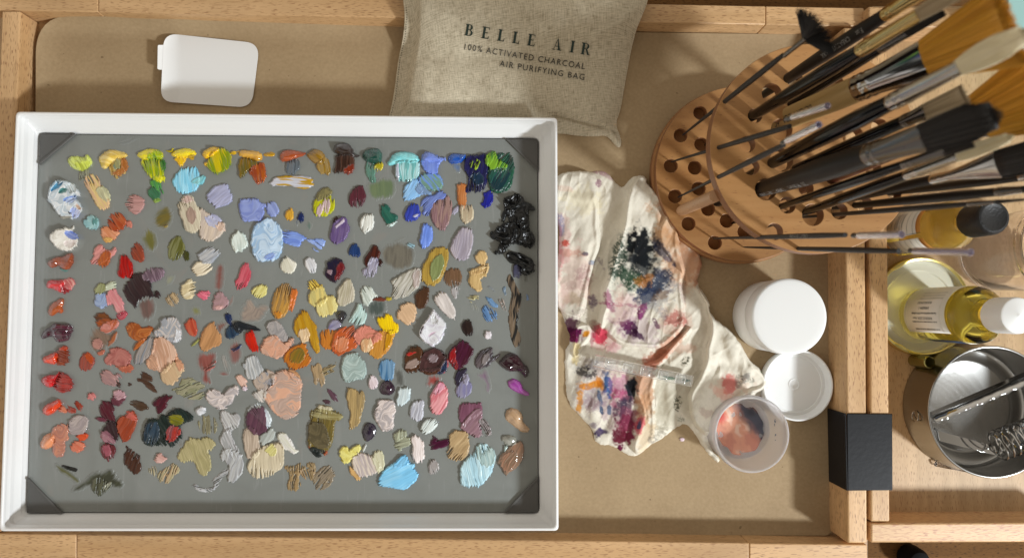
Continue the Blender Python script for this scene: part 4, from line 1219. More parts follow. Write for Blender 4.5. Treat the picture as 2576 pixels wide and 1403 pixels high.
    wx, wy = unproj(X, Y, zc)
    ny, nx = X.shape
    I = np.arange(ny*nx).reshape(ny, nx)
    q = np.stack([I[:-1, :-1], I[1:, :-1], I[1:, 1:], I[:-1, 1:]], -1).reshape(-1, 4)
    Hf = H.ravel(); q = q[(Hf[q] > 0.0).any(1)]
    used, inv = np.unique(q, return_inverse=True); q = inv.reshape(-1, 4)
    V = np.c_[wx.ravel(), wy.ravel(), zc.ravel()][used]; Cc = C.reshape(-1, 3)[used]
    o = link_mesh('paint_dab', V, q, M['paint_gloss' if glossy else 'paint'], cols=np.clip(Cc, 0, .9), angle=None,
                  origin=(V[:, 0].mean(), V[:, 1].mean(), ZG))
    return o, allp.mean(0)
names = [d[1] for d in dabs]
assert len(set(names)) == len(names), [n for n in names if names.count(n) > 1]
res = [build_dab(i, d[1], d[2]) for i, d in enumerate(dabs)]
cent = np.array([r_[1] for r_ in res])
for i, (o, c) in enumerate(res):
    dd = np.hypot(*(cent - c).T); dd[i] = 1e9; j = int(dd.argmin()); v = c - cent[j]
    rel = ('right of' if v[0] > 0 else 'left of') if abs(v[0]) > abs(v[1]) else ('below' if v[1] > 0 else 'above')
    lab = names[i] + ' paint dab ' + rel + ' the ' + names[j] + ' one'
    w = lab.split()
    if len(w) > 16: lab = names[i] + ' paint dab ' + rel + ' the ' + ' '.join(names[j].split()[:16-len(names[i].split())-4-len(rel.split())+1])
    tag(o, lab, 'paint', 'dabs of oil paint on the glass palette')
# ------------------------------------------------------------------ flat shapes and lettering
def curve_mesh(splines, extrude=0.0, bev=0.0, res=3):
    """2D outlines (holes allowed) -> vertices, faces"""
    cu = bpy.data.curves.new('t', 'CURVE'); cu.dimensions = '2D'; cu.fill_mode = 'BOTH'; cu.extrude = extrude; cu.bevel_depth = bev; cu.bevel_resolution = 2
    for s in splines:
        sp = cu.splines.new('POLY'); sp.points.add(len(s)-1); sp.use_cyclic_u = True
        for i, p in enumerate(s): sp.points[i].co = (p[0], p[1], 0, 1)
    return _ev(cu)
def _ev(cu):
    o = bpy.data.objects.new('t', cu); COL.objects.link(o)
    bpy.context.view_layer.update()
    me = o.evaluated_get(bpy.context.evaluated_depsgraph_get()).to_mesh()
    V = [tuple(v.co) for v in me.vertices]; Fc = [tuple(p.vertices) for p in me.polygons]
    o.to_mesh_clear(); bpy.data.objects.remove(o); bpy.data.curves.remove(cu)
    return V, Fc
def text_mesh(txt, size, spacing=1.0, align='LEFT'):
    cu = bpy.data.curves.new('t', 'FONT'); cu.body = txt; cu.size = size; cu.space_character = spacing; cu.align_x = align; cu.fill_mode = 'FRONT'; cu.resolution_u = 3
    return _ev(cu)
def circ(c, r, n=40): return [(c[0]+r*math.cos(2*math.pi*i/n), c[1]+r*math.sin(2*math.pi*i/n)) for i in range(n)]

# ------------------------------------------------------------------ linen bag
bag_o = [(1013, -150), (1013, 0), (1019, 35), (1014, 95), (1001, 152), (990, 246), (976, 300), (968, 345), (1060, 372), (1200, 352), (1394, 331), (1456, 341), (1500, 342), (1526, 338),
         (1546, 362), (1560, 374), (1565, 352), (1547, 311), (1561, 281), (1573, 205), (1596, 85), (1618, 35), (1631, 0), (1668, -150)]
bag_p = chaikin(bag_o, 2)
def zbag(px, py):
    px = np.asarray(px, float); py = np.asarray(py, float)
    d = np.clip(-poly_sd(px, py, bag_p), 0, None)
    dl = px - (1019 - (py > 90)*(py-90)*.18 )                # distance from the seamed left edge
    base = .25 + 2.85*(1 - sm(20, 150, py))
    puff = 1 - np.exp(-d/42)
    flange = sm(14, 40, dl)
    z = base + (1.75 + .35*sm(330, 120, py)) * puff * (.22 + .78*flange) + .16*vn(px/75, py/60, 5)*puff + .06*vn(px/28, py/34, 6)*puff
    z += -.28*np.exp(-((dl-26)/7.0)**2)*puff
    dd, tt, s_ = line_d(px, py, [(1400, 288), (1470, 306), (1530, 322), (1560, 345)])
    z += -.30*np.exp(-(dd/7)**2) + .22*np.exp(-((dd-11)/8)**2)*(s_ > 0)
    dd, tt, s_ = line_d(px, py, [(1250, 0), (1330, 30), (1440, 20)]); z += .20*np.exp(-(dd/14)**2)
    dd, tt, s_ = line_d(px, py, [(1150, -10), (1210, 30), (1230, 60)]); z += -.16*np.exp(-(dd/12)**2)
    dd, tt, s_ = line_d(px, py, [(1600, 20), (1560, 60), (1500, 90)]); z += .15*np.exp(-(dd/12)**2)
    return z
bag = thing('linen_bag', 'beige linen charcoal bag with green lettering lying over the top rail', 'bag', P(1310, 160, .1))
pch = radial_sheet('pouch', bag_p, zbag, [1, .995, .985, .97, .955, .94] + list(np.linspace(.93, .015, 130)), M['linen'], bag, skirt=lambda a, b_: .05 + 2.86*(1 - sm(30, 110, b_)), n=420, angle=None)
# stitches of the left seam
mb = MB()
for k in range(46):
    t = k/46; y = 20 + 275*t; x = np.interp(y, [0, 35, 95, 152, 246, 300], [1013, 1019, 1014, 1001, 990, 976]) + 5.0
    q = [P(x + dx, y + dy, float(zbag(x + dx, y + dy)) + .03) for dx, dy in ((-.7, -1.3), (.7, -1.3), (.7, 1.3), (-.7, 1.3))]
    mb.add([tuple(p) for p in q], [(3, 2, 1, 0)])
mb.make('stitching', M['ink2'], pch, smooth=False)

def didone(ch):
    """high-contrast capitals, unit cap height; returns polygons and the advance width"""
    st, th, sf = .20, .06, .10
    R = lambda a, b_, c, d: [(a, b_), (c, b_), (c, d), (a, d)]
    def bowl(x, y0, y1, w, a=.17, b_=.03, n=14):
        o = []; i = []; cy = (y0+y1)/2; hy = (y1-y0)/2
        for k in range(n+1):
            an = -math.pi/2 + math.pi*k/n
            o.append((x + w*math.cos(an), cy + hy*math.sin(an))); i.append((x + (w-a)*math.cos(an), cy + (hy-b_)*math.sin(an)))
        return [[o[k], o[k+1], i[k+1], i[k]] for k in range(n)]
    if ch == 'B': return [R(.08, 0, .08+st, 1), R(0, 0, .4, th), R(0, 1-th, .4, 1), R(.27, .5, .4, .5+th)] + bowl(.36, .5, 1, .27) + bowl(.38, 0, .53, .31), .74
    if ch == 'E': return [R(.08, 0, .08+st, 1), R(0, 0, .62, th), R(0, 1-th, .6, 1), R(.27, .49, .48, .49+th), [(.62, 0), (.64, .26), (.61, .26), (.56, th)], [(.6, 1), (.61, .76), (.58, .76), (.54, 1-th)], R(.455, .4, .48, .62)], .7
    if ch == 'L': return [R(.08, 0, .08+st, 1), R(0, 0, .58, th), R(0, 1-th, .36, 1), [(.58, 0), (.61, .3), (.58, .3), (.52, th)]], .66
    if ch == 'I': return [R(.08, 0, .08+st, 1), R(0, 0, .35, th), R(0, 1-th, .35, 1)], .4
    if ch == 'A': return [[(.08, 0), (.115, 0), (.385, .93), (.36, 1)], [(.48, 0), (.69, 0), (.40, 1), (.36, 1)], R(.2, .3, .56, .3+th), R(0, 0, .22, th), R(.40, 0, .78, th)], .82
    if ch == 'R': return [R(.08, 0, .08+st, 1), R(0, 0, .36, th), R(0, 1-th, .38, 1), R(.27, .46, .38, .46+th)] + bowl(.36, .46, 1, .30) + [[(.38, .48), (.52, .48), (.74, .0), (.56, .0)], R(.56, 0, .8, th)], .84
    return [], .6
VT = []; FT = []
def lay(polys, ox, oy, size, ang, lift):
    """polygons given in letter units -> onto the bag's surface"""
    ca, sa = math.cos(ang), math.sin(ang)
    for k, p in enumerate(polys):
        b_ = len(VT)
        for q in p:
            x = q[0]*size; y = -q[1]*size
            px = ox + x*ca - y*sa; py = oy + x*sa + y*ca
            z = float(zbag(np.array(px), np.array(py))) + lift + .0015*(k % 5); VT.append(tuple(P(px, py, z)))
        FT.append(tuple(range(b_, b_ + len(p)))[::-1])
ang = math.radians(9.1); x = 0.0; sz = 29.0
adv = {'B': 43, 'E': 40.5, 'L': 38, ' ': 24, 'A': 44, 'I': 28, 'R': 42}
for ch in 'BELLE AIR':
    pl, w = didone(ch)
    lay(pl, 1168 + x*math.cos(ang), 89 + x*math.sin(ang), sz, ang, .075)
    x += adv[ch]
link_mesh('lettering', VT, FT, M['ink'], pch, smooth=False)
VT = []; FT = []
for txt, ox, oy, w in (('100% ACTIVATED CHARCOAL', 1164, 124, 311), ('AIR PURIFYING BAG', 1256, 166.5, 216)):
    V, Fc = text_mesh(txt, 1.0, 1.22)
    wd = max(v[0] for v in V); k = w/wd
    # split long edges is not needed: the letters are small against the folds
    a2 = math.radians(9.3); ca, sa = math.cos(a2), math.sin(a2); b_ = len(VT); hk = 21.5
    for v in V:
        px = ox + v[0]*k*ca + v[1]*hk*sa; py = oy + v[0]*k*sa - v[1]*hk*ca
        z = float(zbag(np.array(px), np.array(py))) + .075; VT.append(tuple(P(px, py, z)))
    FT += [tuple(i + b_ for i in f) for f in Fc]
link_mesh('small_print', VT, FT, M['ink2'], pch, smooth=False)

# ------------------------------------------------------------------ rag, stained cotton with folds
def rz(pts): return [(1352 + a/1.716, 409 + b_/1.716) for a, b_ in pts]
rag_o = rz([(70, 60), (110, 45), (190, 35), (235, 42), (265, 30), (305, 45), (345, 95), (368, 110), (395, 70), (430, 52), (468, 62), (475, 95), (520, 130), (560, 190), (597, 240), (600, 300), (660, 340), (712, 415), (705, 465), (685, 515),
            (740, 590), (745, 660), (830, 720), (875, 780), (902, 830), (930, 870), (962, 890), (1000, 970), (988, 1000), (900, 1018), (830, 1050), (770, 1105), (738, 1170), (752, 1240), (790, 1278), (775, 1295), (718, 1235), (655, 1130), (618, 1128),
            (540, 1190), (480, 1218), (430, 1268), (380, 1258), (330, 1220), (250, 1215), (240, 1150), (180, 1090), (135, 1040), (120, 960), (115, 820), (145, 765), (120, 700), (108, 650), (75, 600), (80, 470), (100, 330), (75, 190)])
st = 1.45; X, Y = np.meshgrid(np.arange(1388, 1945, st), np.arange(420, 1175, st))
Zx, Zy = (X-1352)*1.716, (Y-409)*1.716                      # reading coordinates of the close-up
ed = poly_sd(X, Y, chaikin(rag_o, 1)) + 1.2*vn(X/9, Y/9, 3) + .8*vn(X/25, Y/25, 4)
ins = np.clip(-ed, 0, None)
z = .40*(1-np.exp(-ins/2.5)) + .75*(1-np.exp(-ins/34))
Wx = Zx + 14*vn(Zx/90, Zy/90, 1) ; Wy = Zy + 14*vn(Zx/90+7, Zy/90, 2)
def ridge(pts, h, w, side=0.0, drop=0.0, dw=26.0):
    """a rolled fold; on one side the cloth lies lower"""
    global z
    d, t, s = line_d(Wx, Wy, pts); fade = np.minimum(1, 6*np.minimum(t, 1-t)+.25)
    z = z + h*np.exp(-(d/w)**2)*fade
    if drop: z = z - drop*(.5+.5*np.tanh(s*side*d/5))*np.exp(-(d/(dw*1.7)))*fade
def lobe(pts, h, w, roll=.16, rw=10):
    """an upper layer of cloth lying over the rest, with a soft rolled border"""
    global z
    e = -poly_sd(Wx, Wy, chaikin(pts, 2)); i_ = np.clip(e, 0, None)
    z = z + np.where(e > 0, h*.98*(1-np.exp(-i_/(w*.42)))*(1 - .25*sm(30, 140, i_)) + roll*np.exp(-((i_-rw*1.3)/rw)**2), 0)
z = z*.50
lobe([(70, 40), (150, 20), (238, 36), (257, 150), (272, 280), (265, 380), (242, 450), (226, 560), (195, 690), (112, 655), (60, 600), (60, 330)], .62, 13)
lobe([(440, 55), (480, 70), (530, 130), (610, 290), (600, 330), (640, 520), (645, 640), (634, 705), (562, 775), (480, 806), (360, 785), (290, 730), (240, 750), (268, 640), (306, 520), (332, 400), (360, 290), (374, 200), (392, 115)], .80, 15, .2)
lobe([(688, 505), (745, 590), (850, 720), (930, 830), (1020, 970), (890, 1020), (795, 1083), (745, 1180), (700, 1180), (652, 1100), (655, 1020), (696, 925), (737, 850), (747, 700), (736, 600)], .68, 16, .2)
lobe([(655, 690), (604, 748), (525, 835), (446, 872), (433, 960), (438, 1060), (428, 1150), (400, 1240), (440, 1270), (500, 1205), (507, 1130), (514, 1000), (514, 880), (565, 822), (665, 720)], .46, 13, .14)
lobe([(560, 190), (600, 230), (605, 300), (670, 340), (720, 415), (706, 470), (684, 525), (650, 540), (612, 460), (560, 400), (510, 330), (520, 290)], .34, 14, .12)
lobe([(150, 720), (215, 690), (232, 740), (205, 800), (175, 850), (150, 830), (160, 770)], .4, 8, .12, 7)
ridge([(445, 62), (392, 118), (378, 200), (364, 290), (337, 400), (311, 520), (273, 640), (250, 720)], .40, 10)
ridge([(690, 520), (735, 600), (746, 700), (736, 850), (696, 930)], .22, 13)
ridge([(1000, 975), (890, 1010), (795, 1072), (742, 1165), (756, 1238)], .36, 10)
ridge([(505, 180), (520, 280), (505, 330), (560, 400), (610, 470)], .16, 12)
ridge([(130, 900), (220, 870), (330, 880), (430, 905)], -.18, 26)
ridge([(820, 740), (860, 830), (940, 900)], .20, 26); ridge([(780, 700), (790, 800), (850, 900)], -.12, 22)
ridge([(100, 130), (180, 160), (250, 150)], .14, 18); ridge([(90, 300), (150, 420), (160, 560)], .16, 30); ridge([(180, 200), (200, 350), (190, 500)], .14, 26)
ridge([(150, 1000), (230, 1060), (260, 1150)], .22, 26); ridge([(560, 860), (640, 820), (690, 790)], .12, 12)
ridge([(690, 930), (800, 870), (900, 880)], -.18, 24); ridge([(420, 200), (430, 330), (400, 480), (380, 620)], .12, 34); ridge([(520, 640), (440, 720), (330, 700)], -.12, 30)
ridge([(330, 950), (350, 1050), (330, 1180)], .14, 26); ridge([(560, 930), (590, 1020), (560, 1140)], .14, 24)
ang_ = vn(Zx/160, Zy/160, 7)
z = z + (.10*vn((Zx*.8+Zy*.35)/30, (Zy*.8-Zx*.35)/75, 8) + .016*vn(Zx/13, Zy/17, 9) + .10*vn(Zx/60, Zy/70, 10) + .05*np.abs(vn((Zx+.6*Zy)/26, (Zy-.6*Zx)/90, 12)))*np.minimum(1, ins/10)
z = np.where(ed < 0, np.maximum(z, .08), -.25*np.clip(ed/1.5, 0, 1))
def crease(ax, sx, sy, k): 
    u = Wx*math.cos(ax)+Wy*math.sin(ax); v = -Wx*math.sin(ax)+Wy*math.cos(ax)
    return (1-np.abs(vn(u/sx, v/sy, k)))**5
inr = np.minimum(1, ins/9)
z = z + (.07*crease(.2, 46, 150, 3)*sm(-.1, .5, vn(Zx/120, Zy/120, 4)) + .06*crease(-.7, 60, 120, 5)*sm(0, .5, vn(Zx/110, Zy/110, 6)) + +.06*crease(1.1, 70, 130, 9)*sm(0, .5, vn(Zx/130, Zy/100, 13)) + +.015*crease(.4, 20, 50, 8)*sm(.1, .6, vn(Zx/80, Zy/80, 2)))*inr
z = np.where(ed < 0, z, -.25*np.clip(ed/1.5, 0, 1))
C = np.empty(X.shape + (3,)); C[:] = lin('ddd6c7')
C *= (1 + .05*vn(Zx/2.6, Zy/2.6, 14))[..., None]
C *= (1 + .035*vn(Zx/50, Zy/50, 11))[..., None]
def stain(cx, cy, rx, ry, rot, col, k, dry=.5, fuzz=.35, an=0):
    global C
    a = math.radians(rot); dx, dy = Zx-cx, Zy-cy
    g_ = 1.22 if dry > 0 else 1.0
    u = (dx*math.cos(a)+dy*math.sin(a))/(rx*g_); v = (-dx*math.sin(a)+dy*math.cos(a))/(ry*g_)
    sd = int(cx*3+cy) % 15
    r = np.hypot(u, v) + fuzz*vn(Zx/22, Zy/22, sd) + .6*fuzz*vn(Zx/8, Zy/8, sd+1)
    a_ = sm(1.16, .62, r)*min(1, k*1.12)
    tx = sm(-.55+dry*.35, .25+dry*.2, vn(Zx/4.2, Zy/4.2, sd+2)*.45 + vn(Zx/11, Zy/8, sd+3)*.55 + (.95-dry)) if dry > 0 else 1
    a_ = (a_*tx)[..., None]; C = C*(1-a_) + lin(col)*a_*(C/lin('ddd6c7'))**.3
for q in [(440, 440, 110, 150, 10, '9a9a90', .45, 0, .4), (500, 560, 110, 80, -30, '8c8c98', .45, 0, .4), (370, 640, 60, 110, 10, 'c09aa0', .4, 0, .4), (440, 720, 110, 60, 20, 'a88c9c', .4, 0, .4), (160, 480, 70, 150, 0, 'd8b8ac', .45, 0, .4), (110, 330, 40, 120, 0, 'd8a8a4', .4, 0, .4),
          (250, 1000, 90, 90, 0, 'a8a0a0', .45, 0, .4), (350, 1050, 80, 130, 5, 'a07c8c', .45, 0, .4), (230, 880, 80, 40, 15, '8c8884', .45, 0, .4), (600, 400, 90, 170, -25, 'd4b090', .5, 0, .3), (560, 1060, 60, 120, 0, 'b8b29c', .4, 0, .4), (840, 960, 90, 50, 0, 'd8b4a0', .4, 0, .4), (290, 770, 60, 50, 0, 'd09c98', .4, 0, .4), (590, 690, 70, 90, 10, 'd8b8a4', .45, 0, .4), (200, 160, 90, 60, 0, 'e0d4b0', .4, 0, .4), (300, 900, 90, 60, 0, 'c8a8a4', .35, 0, .4),
          (600, 280, 60, 120, -40, 'c89a72', .55, .2), (640, 440, 70, 60, 40, 'cf9f7c', .6, .2), (690, 400, 40, 60, 0, 'd0a88a', .5, .2), (555, 330, 55, 40, 10, 'c09468', .55, .1),
          (445, 370, 52, 75, 0, '15171a', .97, .08), (450, 440, 55, 50, 20, '2c3034', .8, .4), (355, 420, 30, 80, 10, '1f3a2c', .8, .7), (395, 500, 45, 40, 30, '2a4a36', .8, .6), (410, 520, 30, 40, 0, '3c5c44', .6, .7),
          (465, 510, 36, 26, 0, 'c07a34', .75, .3), (520, 520, 70, 30, -40, '3a4458', .85, .45), (470, 575, 45, 35, -20, '35405c', .85, .4), (540, 570, 40, 20, -30, '7c5c3c', .6, .6), (545, 385, 18, 60, -35, '4c5068', .7, .4), (515, 360, 16, 30, -20, '3c3c48', .7, .4),
          (545, 480, 30, 16, 30, '4a4a5c', .7, .5), (575, 540, 34, 26, 40, '5c5c6c', .4, .7), (600, 680, 36, 30, 0, 'a85850', .7, .4), (455, 640, 16, 34, 20, '7c2a64', .85, .35), (400, 715, 42, 26, 35, '5c3458', .85, .4), (380, 700, 24, 24, 0, '74305c', .7, .4), (440, 745, 30, 12, 40, '4c2848', .8, .4),
          (510, 690, 8, 26, -25, '5c2c50', .7, .4), (345, 610, 80, 7, 5, '98486c', .5, .6), (310, 595, 16, 40, -15, '8c3c64', .7, .4), (350, 580, 22, 34, 0, 'c89c8c', .4, .5), (360, 640, 30, 60, 0, 'c8a89c', .3, .5),
          (330, 560, 20, 60, 0, 'b4bcb0', .3, .6), (490, 620, 60, 50, 0, 'b0a898', .4, .7), (540, 640, 20, 30, 0, '8c8c98', .4, .7),
          (120, 345, 18, 14, 0, 'c04c3c', .8, .3), (150, 390, 60, 14, 5, 'c88c78', .5, .4), (100, 270, 16, 40, 0, '7c84a8', .6, .4), (90, 330, 12, 60, 0, 'd08c94', .5, .4), (95, 420, 14, 60, 0, 'd89c9c', .5, .4), (208, 393, 12, 8, 0, '3c3c54', .7, .4), (235, 430, 18, 8, -30, '6c7c9c', .6, .5), (275, 430, 8, 26, -30, '8c7c84', .5, .5), (180, 520, 60, 26, -20, 'b09088', .45, .6), (200, 480, 30, 30, 0, 'a88484', .5, .6), (150, 590, 40, 24, -20, 'b8a480', .4, .5), (190, 640, 50, 14, -30, '8c7c74', .4, .7),
          (240, 600, 16, 24, 0, '5c4460', .7, .4), (205, 740, 16, 14, 0, 'd08828', .9, .2), (165, 800, 16, 60, 0, 'd0b460', .5, .3), (275, 750, 24, 40, -20, 'c83c54', .85, .25), (250, 700, 20, 20, 0, '8c7460', .5, .4), (240, 745, 10, 40, 10, 'a85868', .6, .3), (330, 800, 30, 20, 0, 'c88c94', .5, .5), (155, 735, 36, 30, 0, '6c1c4c', .95, .1), (140, 700, 30, 40, 0, '5c2448', .8, .2),
          (570, 780, 60, 26, -45, 'bc7c5c', .6, .1), (515, 845, 60, 26, -35, 'b4694c', .8, .05), (465, 960, 36, 90, 0, 'c08864', .7, .05), (460, 1060, 34, 70, 5, 'c89c74', .6, .1), (465, 1180, 30, 60, 20, 'd8bc94', .5, .1),
          (215, 905, 46, 20, 15, '4c4848', .8, .6), (235, 870, 40, 26, 20, '6c6468', .6, .6), (200, 850, 30, 24, 0, 'a49480', .5, .5), (230, 960, 70, 14, -8, 'd08420', .85, .3), (185, 1020, 14, 50, 8, 'd08c2c', .8, .3), (275, 955, 14, 34, -30, 'c88028', .8, .3), (305, 960, 20, 46, -12, '2c5c94', .85, .3), (270, 1015, 8, 40, -15, '346080', .8, .3), (275, 1060, 9, 26, -10, '2c4c6c', .8, .3), (310, 1065, 8, 26, -5, '34587c', .7, .3),
          (350, 960, 44, 40, 0, 'c88ca4', .65, .4), (355, 1000, 40, 20, 10, 'b04c74', .7, .4), (405, 965, 26, 30, 0, '2c3038', .95, .15), (400, 1020, 8, 24, 10, '2c3440', .85, .2), (415, 990, 8, 26, 0, '1c242c', .85, .2), (375, 1075, 34, 60, 5, '5c4454', .8, .45), (368, 1060, 12, 40, 10, '4c4458', .8, .4), (375, 1150, 40, 56, 5, '7c2c44', .92, .2), (390, 1110, 40, 50, 0, 'a05c70', .6, .3), (350, 1180, 24, 34, 0, '6c2838', .9, .2), (360, 1226, 12, 14, 0, '6c2444', .9, .2),
          (240, 1010, 60, 40, 10, 'a08c94', .5, .6), (230, 1050, 26, 30, 0, '8c6c74', .5, .6), (330, 1040, 14, 20, 0, 'a0506c', .6, .4), (440, 1135, 18, 34, 15, 'c45c6c', .8, .2), (440, 1130, 8, 16, 15, '3c6080', .8, .2), (275, 1160, 26, 14, -25, '4c4060', .9, .2), (240, 1130, 16, 10, 20, '7c6c84', .6, .5), (320, 1140, 60, 40, 0, 'b4a8a0', .3, .7),
          (605, 1045, 12, 34, 5, '4a4a3c', .9, .75), (620, 1105, 14, 16, 0, '6c6c58', .6, .8), (520, 1160, 40, 24, -20, '8c8474', .5, .7), (500, 1200, 20, 16, 0, '74706c', .5, .7), (640, 855, 16, 16, 0, '3c3c2c', .85, .8), (570, 930, 30, 6, 5, '2c5c3c', .9, .3), (650, 940, 16, 6, 5, '2c5c3c', .9, .3), (600, 960, 110, 150, 10, 'a8a08c', .25, .3),
          (828, 958, 34, 34, 0, 'c4625c', .75, .2), (800, 1000, 40, 20, 30, 'd8a08c', .5, .3), (870, 930, 14, 18, 20, '74786c', .6, .6), (900, 930, 14, 22, 20, '5c5c5c', .6, .6), (925, 935, 12, 16, 20, '6c685c', .6, .6), (870, 960, 12, 12, 0, '84847c', .5, .6), (730, 1080, 30, 16, 10, 'b8a090', .5, .5), (620, 800, 50, 20, 0, 'd4b09c', .5, .3), (480, 860, 30, 20, 0, 'c89080', .5, .2),
          (265, 90, 12, 14, 0, '8c5070', .6, .5), (270, 40, 30, 10, 10, 'b07c8c', .6, .5), (310, 60, 30, 10, 30, 'b89498', .5, .5), (110, 110, 40, 12, 10, 'd4b0a0', .4, .4), (100, 600, 30, 60, 0, 'd8b8b0', .4, .4), (560, 250, 30, 20, 0, 'd8c0a0', .4, .3), (700, 470, 14, 40, 20, 'b8846c', .5, .2), (625, 560, 14, 40, 0, '94686c', .3, .4)]:
    stain(*q)
wx, wy = unproj(X, Y, z); ny, nx = X.shape; I = np.arange(ny*nx).reshape(ny, nx)
q = np.stack([I[:-1, :-1], I[1:, :-1], I[1:, 1:], I[:-1, 1:]], -1).reshape(-1, 4)
q = q[(z.ravel()[q] > 0).any(1)]; used, inv = np.unique(q, return_inverse=True)
V = np.c_[wx.ravel(), wy.ravel(), z.ravel()][used]
tag(link_mesh('paint_rag', V, inv.reshape(-1, 4), M['cloth'], cols=np.clip(C.reshape(-1, 3)[used], 0, .9), angle=None, origin=(V[:, 0].mean(), V[:, 1].mean(), 0)),
    'crumpled cream cotton rag stained with many paint colours beside the palette tray', 'rag')

# clear plastic strip with raised blisters, lying on the rag
def zr(a, b_): return 1352 + a/1.716, 409 + b_/1.716
sx0, sy0 = zr(243, 852); sx1, sy1 = zr(668, 942); zs = 1.62
a0, a1 = P(sx0, sy0, zs), P(sx1, sy1, zs - .45); d = (a1-a0); Ls = d.length; d.normalize(); nrm = Vector((0, 0, 1)).cross(d).normalized(); up = d.cross(nrm)
strip = thing('plastic_strip', 'clear plastic strip with square bumps lying across the stained rag', 'strip', a0 - Vector((0, 0, .1)))
def sp(u, v, w): return tuple(a0 + d*u + nrm*v + up*w)
mb = MB(); hw = .46
prof = [(-hw, 0), (-hw, .16), (-hw+.08, .20), (hw-.08, .20), (hw, .16), (hw, 0)]
mb.loops([[sp(u, a, b_) for a, b_ in prof] for u in np.linspace(0, Ls, 14)], True, True)
mb.make('band', M['strip'], strip, mods=[bevel(.03, 2)])
for k in range(5):
    c = Ls*(.16 + .178*k); mb = MB()
    mb.loops([[sp(c + a*s, b_*s, w) for a, b_ in rounded([(-.42, -.34), (.42, -.34), (.42, .34), (-.42, .34)], [.15]*4, 4)] for s, w in ((1, .205), (1, .27), (.9, .34), (.7, .37), (.55, .33), (.3, .31))], True, True)
    mb.make('blister', M['strip'], strip)

# ------------------------------------------------------------------ jars and caps on the paper
def rod_knurl(mb, c, r, z0, z1, n=90, dep=.012):
    pass
zj = 4.65; c = P(1986.5, 795.5, zj); rj = rad_at(190, zj)
j = thing('plastic_jar', 'closed white plastic jar standing on the brown paper below the brush holder', 'jar', (c.x, c.y, .05))
mb = MB(); mb.lathe([(rj-.35, 0), (rj-.1, .06), (rj, .25), (rj, 3.0), (rj-.06, 3.1)], (c.x, c.y, .05), 96, True, True); mb.make('jar_body', M['jar_white'], j)
mb = MB(); mb.lathe([(rj+.03, 3.05), (rj+.06, 3.1), (rj+.06, 4.42), (rj+.03, 4.52), (rj-.06, 4.59), (rj-.16, 4.605), (rj-.6, 4.6), (.05, 4.6)], (c.x, c.y, .05), 96, True, True); mb.make('jar_lid', M['jar_white'], j)
zc_ = .95; c = P(2008, 968, zc_); r = rad_at(181, zc_)
tag(MB().lathe([(r-.18, 0), (r-.05, .05), (r, .16), (r, .82), (r-.03, .9), (r-.09, .93), (r-.16, .9), (r-.2, .8), (r-.22, .45), (r-.32, .30), (r-.36, .22), (r-.62, .20), (r-.66, .16), (.5, .16), (.46, .2), (.40, .2), (.36, .16), (.02, .16)], (c.x, c.y, .05), 96, True, True)
    .make('screw_top', M['jar_white']), 'white screw cap lying open side up between the closed jar and open jar', 'cap')
zo = 2.9; c1 = P(1892, 1092, zo); r1 = rad_at(195, zo); c0 = c1.copy(); r0 = r1 - .22
oj = thing('open_jar', 'open frosted plastic jar with pink and grey paint in the bottom', 'jar', (c1.x, c1.y, .05))
MB().lathe([(r0-.35, 0), (r0-.12, .03), (r0, .2), (r0+.02, 2.0), (r0+.05, 2.05), (r0+.05, 2.2), (r0+.16, 2.24), (r0+.20, 2.3), (r0+.20, 2.66), (r0+.15, 2.78), (r0+.08, 2.82), (r0+.0, 2.8), (r0-.05, 2.7), (r0-.08, 2.0), (r0-.16, .8), (r0-.4, .34), (r0-.7, .26), (.02, .25)], (c1.x, c1.y, .05), 96, True, True).make('jar_body', M['frost'], oj)
n = 90; rr = r0 - .55; ii, jj = np.meshgrid(np.linspace(-1, 1, n), np.linspace(-1, 1, n)); rad = np.hypot(ii, jj)
pp = 1 - sm(.86, 1.03, rad + .10*vn(ii*4, jj*4, 2))
gx_, gy_ = ii*rr + c1.x, jj*rr + c1.y
an = vn(ii*2.2+.6*vn(ii*3, jj*3, 5), jj*2.2, 3) + .4*vn(ii*9, jj*9+ii*4, 6)
cc = lin('d89a80')[None, None]*np.ones(ii.shape+(1,)); 
def mixc(col, w):
    global cc; w = np.clip(w, 0, 1)[..., None]; cc = cc*(1-w)+lin(col)*w
mixc('e8c8b4', sm(.1, .5, an)*.8); mixc('b87064', sm(.1, .6, -an)*.5)
mixc('c84c44', sm(.34, .1, np.hypot(ii+.72, jj-.42))*.9)
mixc('4a4a54', sm(.50, .15, np.abs(np.hypot(ii+.1, jj+.1)-.72)+.3*an*.5)*sm(-.05, .5, ii*.9+jj*.55+.25*an)*1.0)
mixc('2e3038', sm(.3, .05, np.hypot(ii-.42, jj-.62))*.8)
zz = .33 + .03*vn(ii*4, jj*4, 8) + .012*vn(ii*14, jj*5, 9) - .3*(1-pp)
q = np.arange(n*n).reshape(n, n); q = np.stack([q[:-1, :-1], q[:-1, 1:], q[1:, 1:], q[1:, :-1]], -1).reshape(-1, 4)
q = q[(pp.ravel()[q] > .35).all(1)]; used, inv = np.unique(q, return_inverse=True)
link_mesh('paint_residue', np.c_[gx_.ravel(), gy_.ravel(), zz.ravel()][used], inv.reshape(-1, 4), M['residue'], oj, cols=cc.reshape(-1, 3)[used], angle=None)
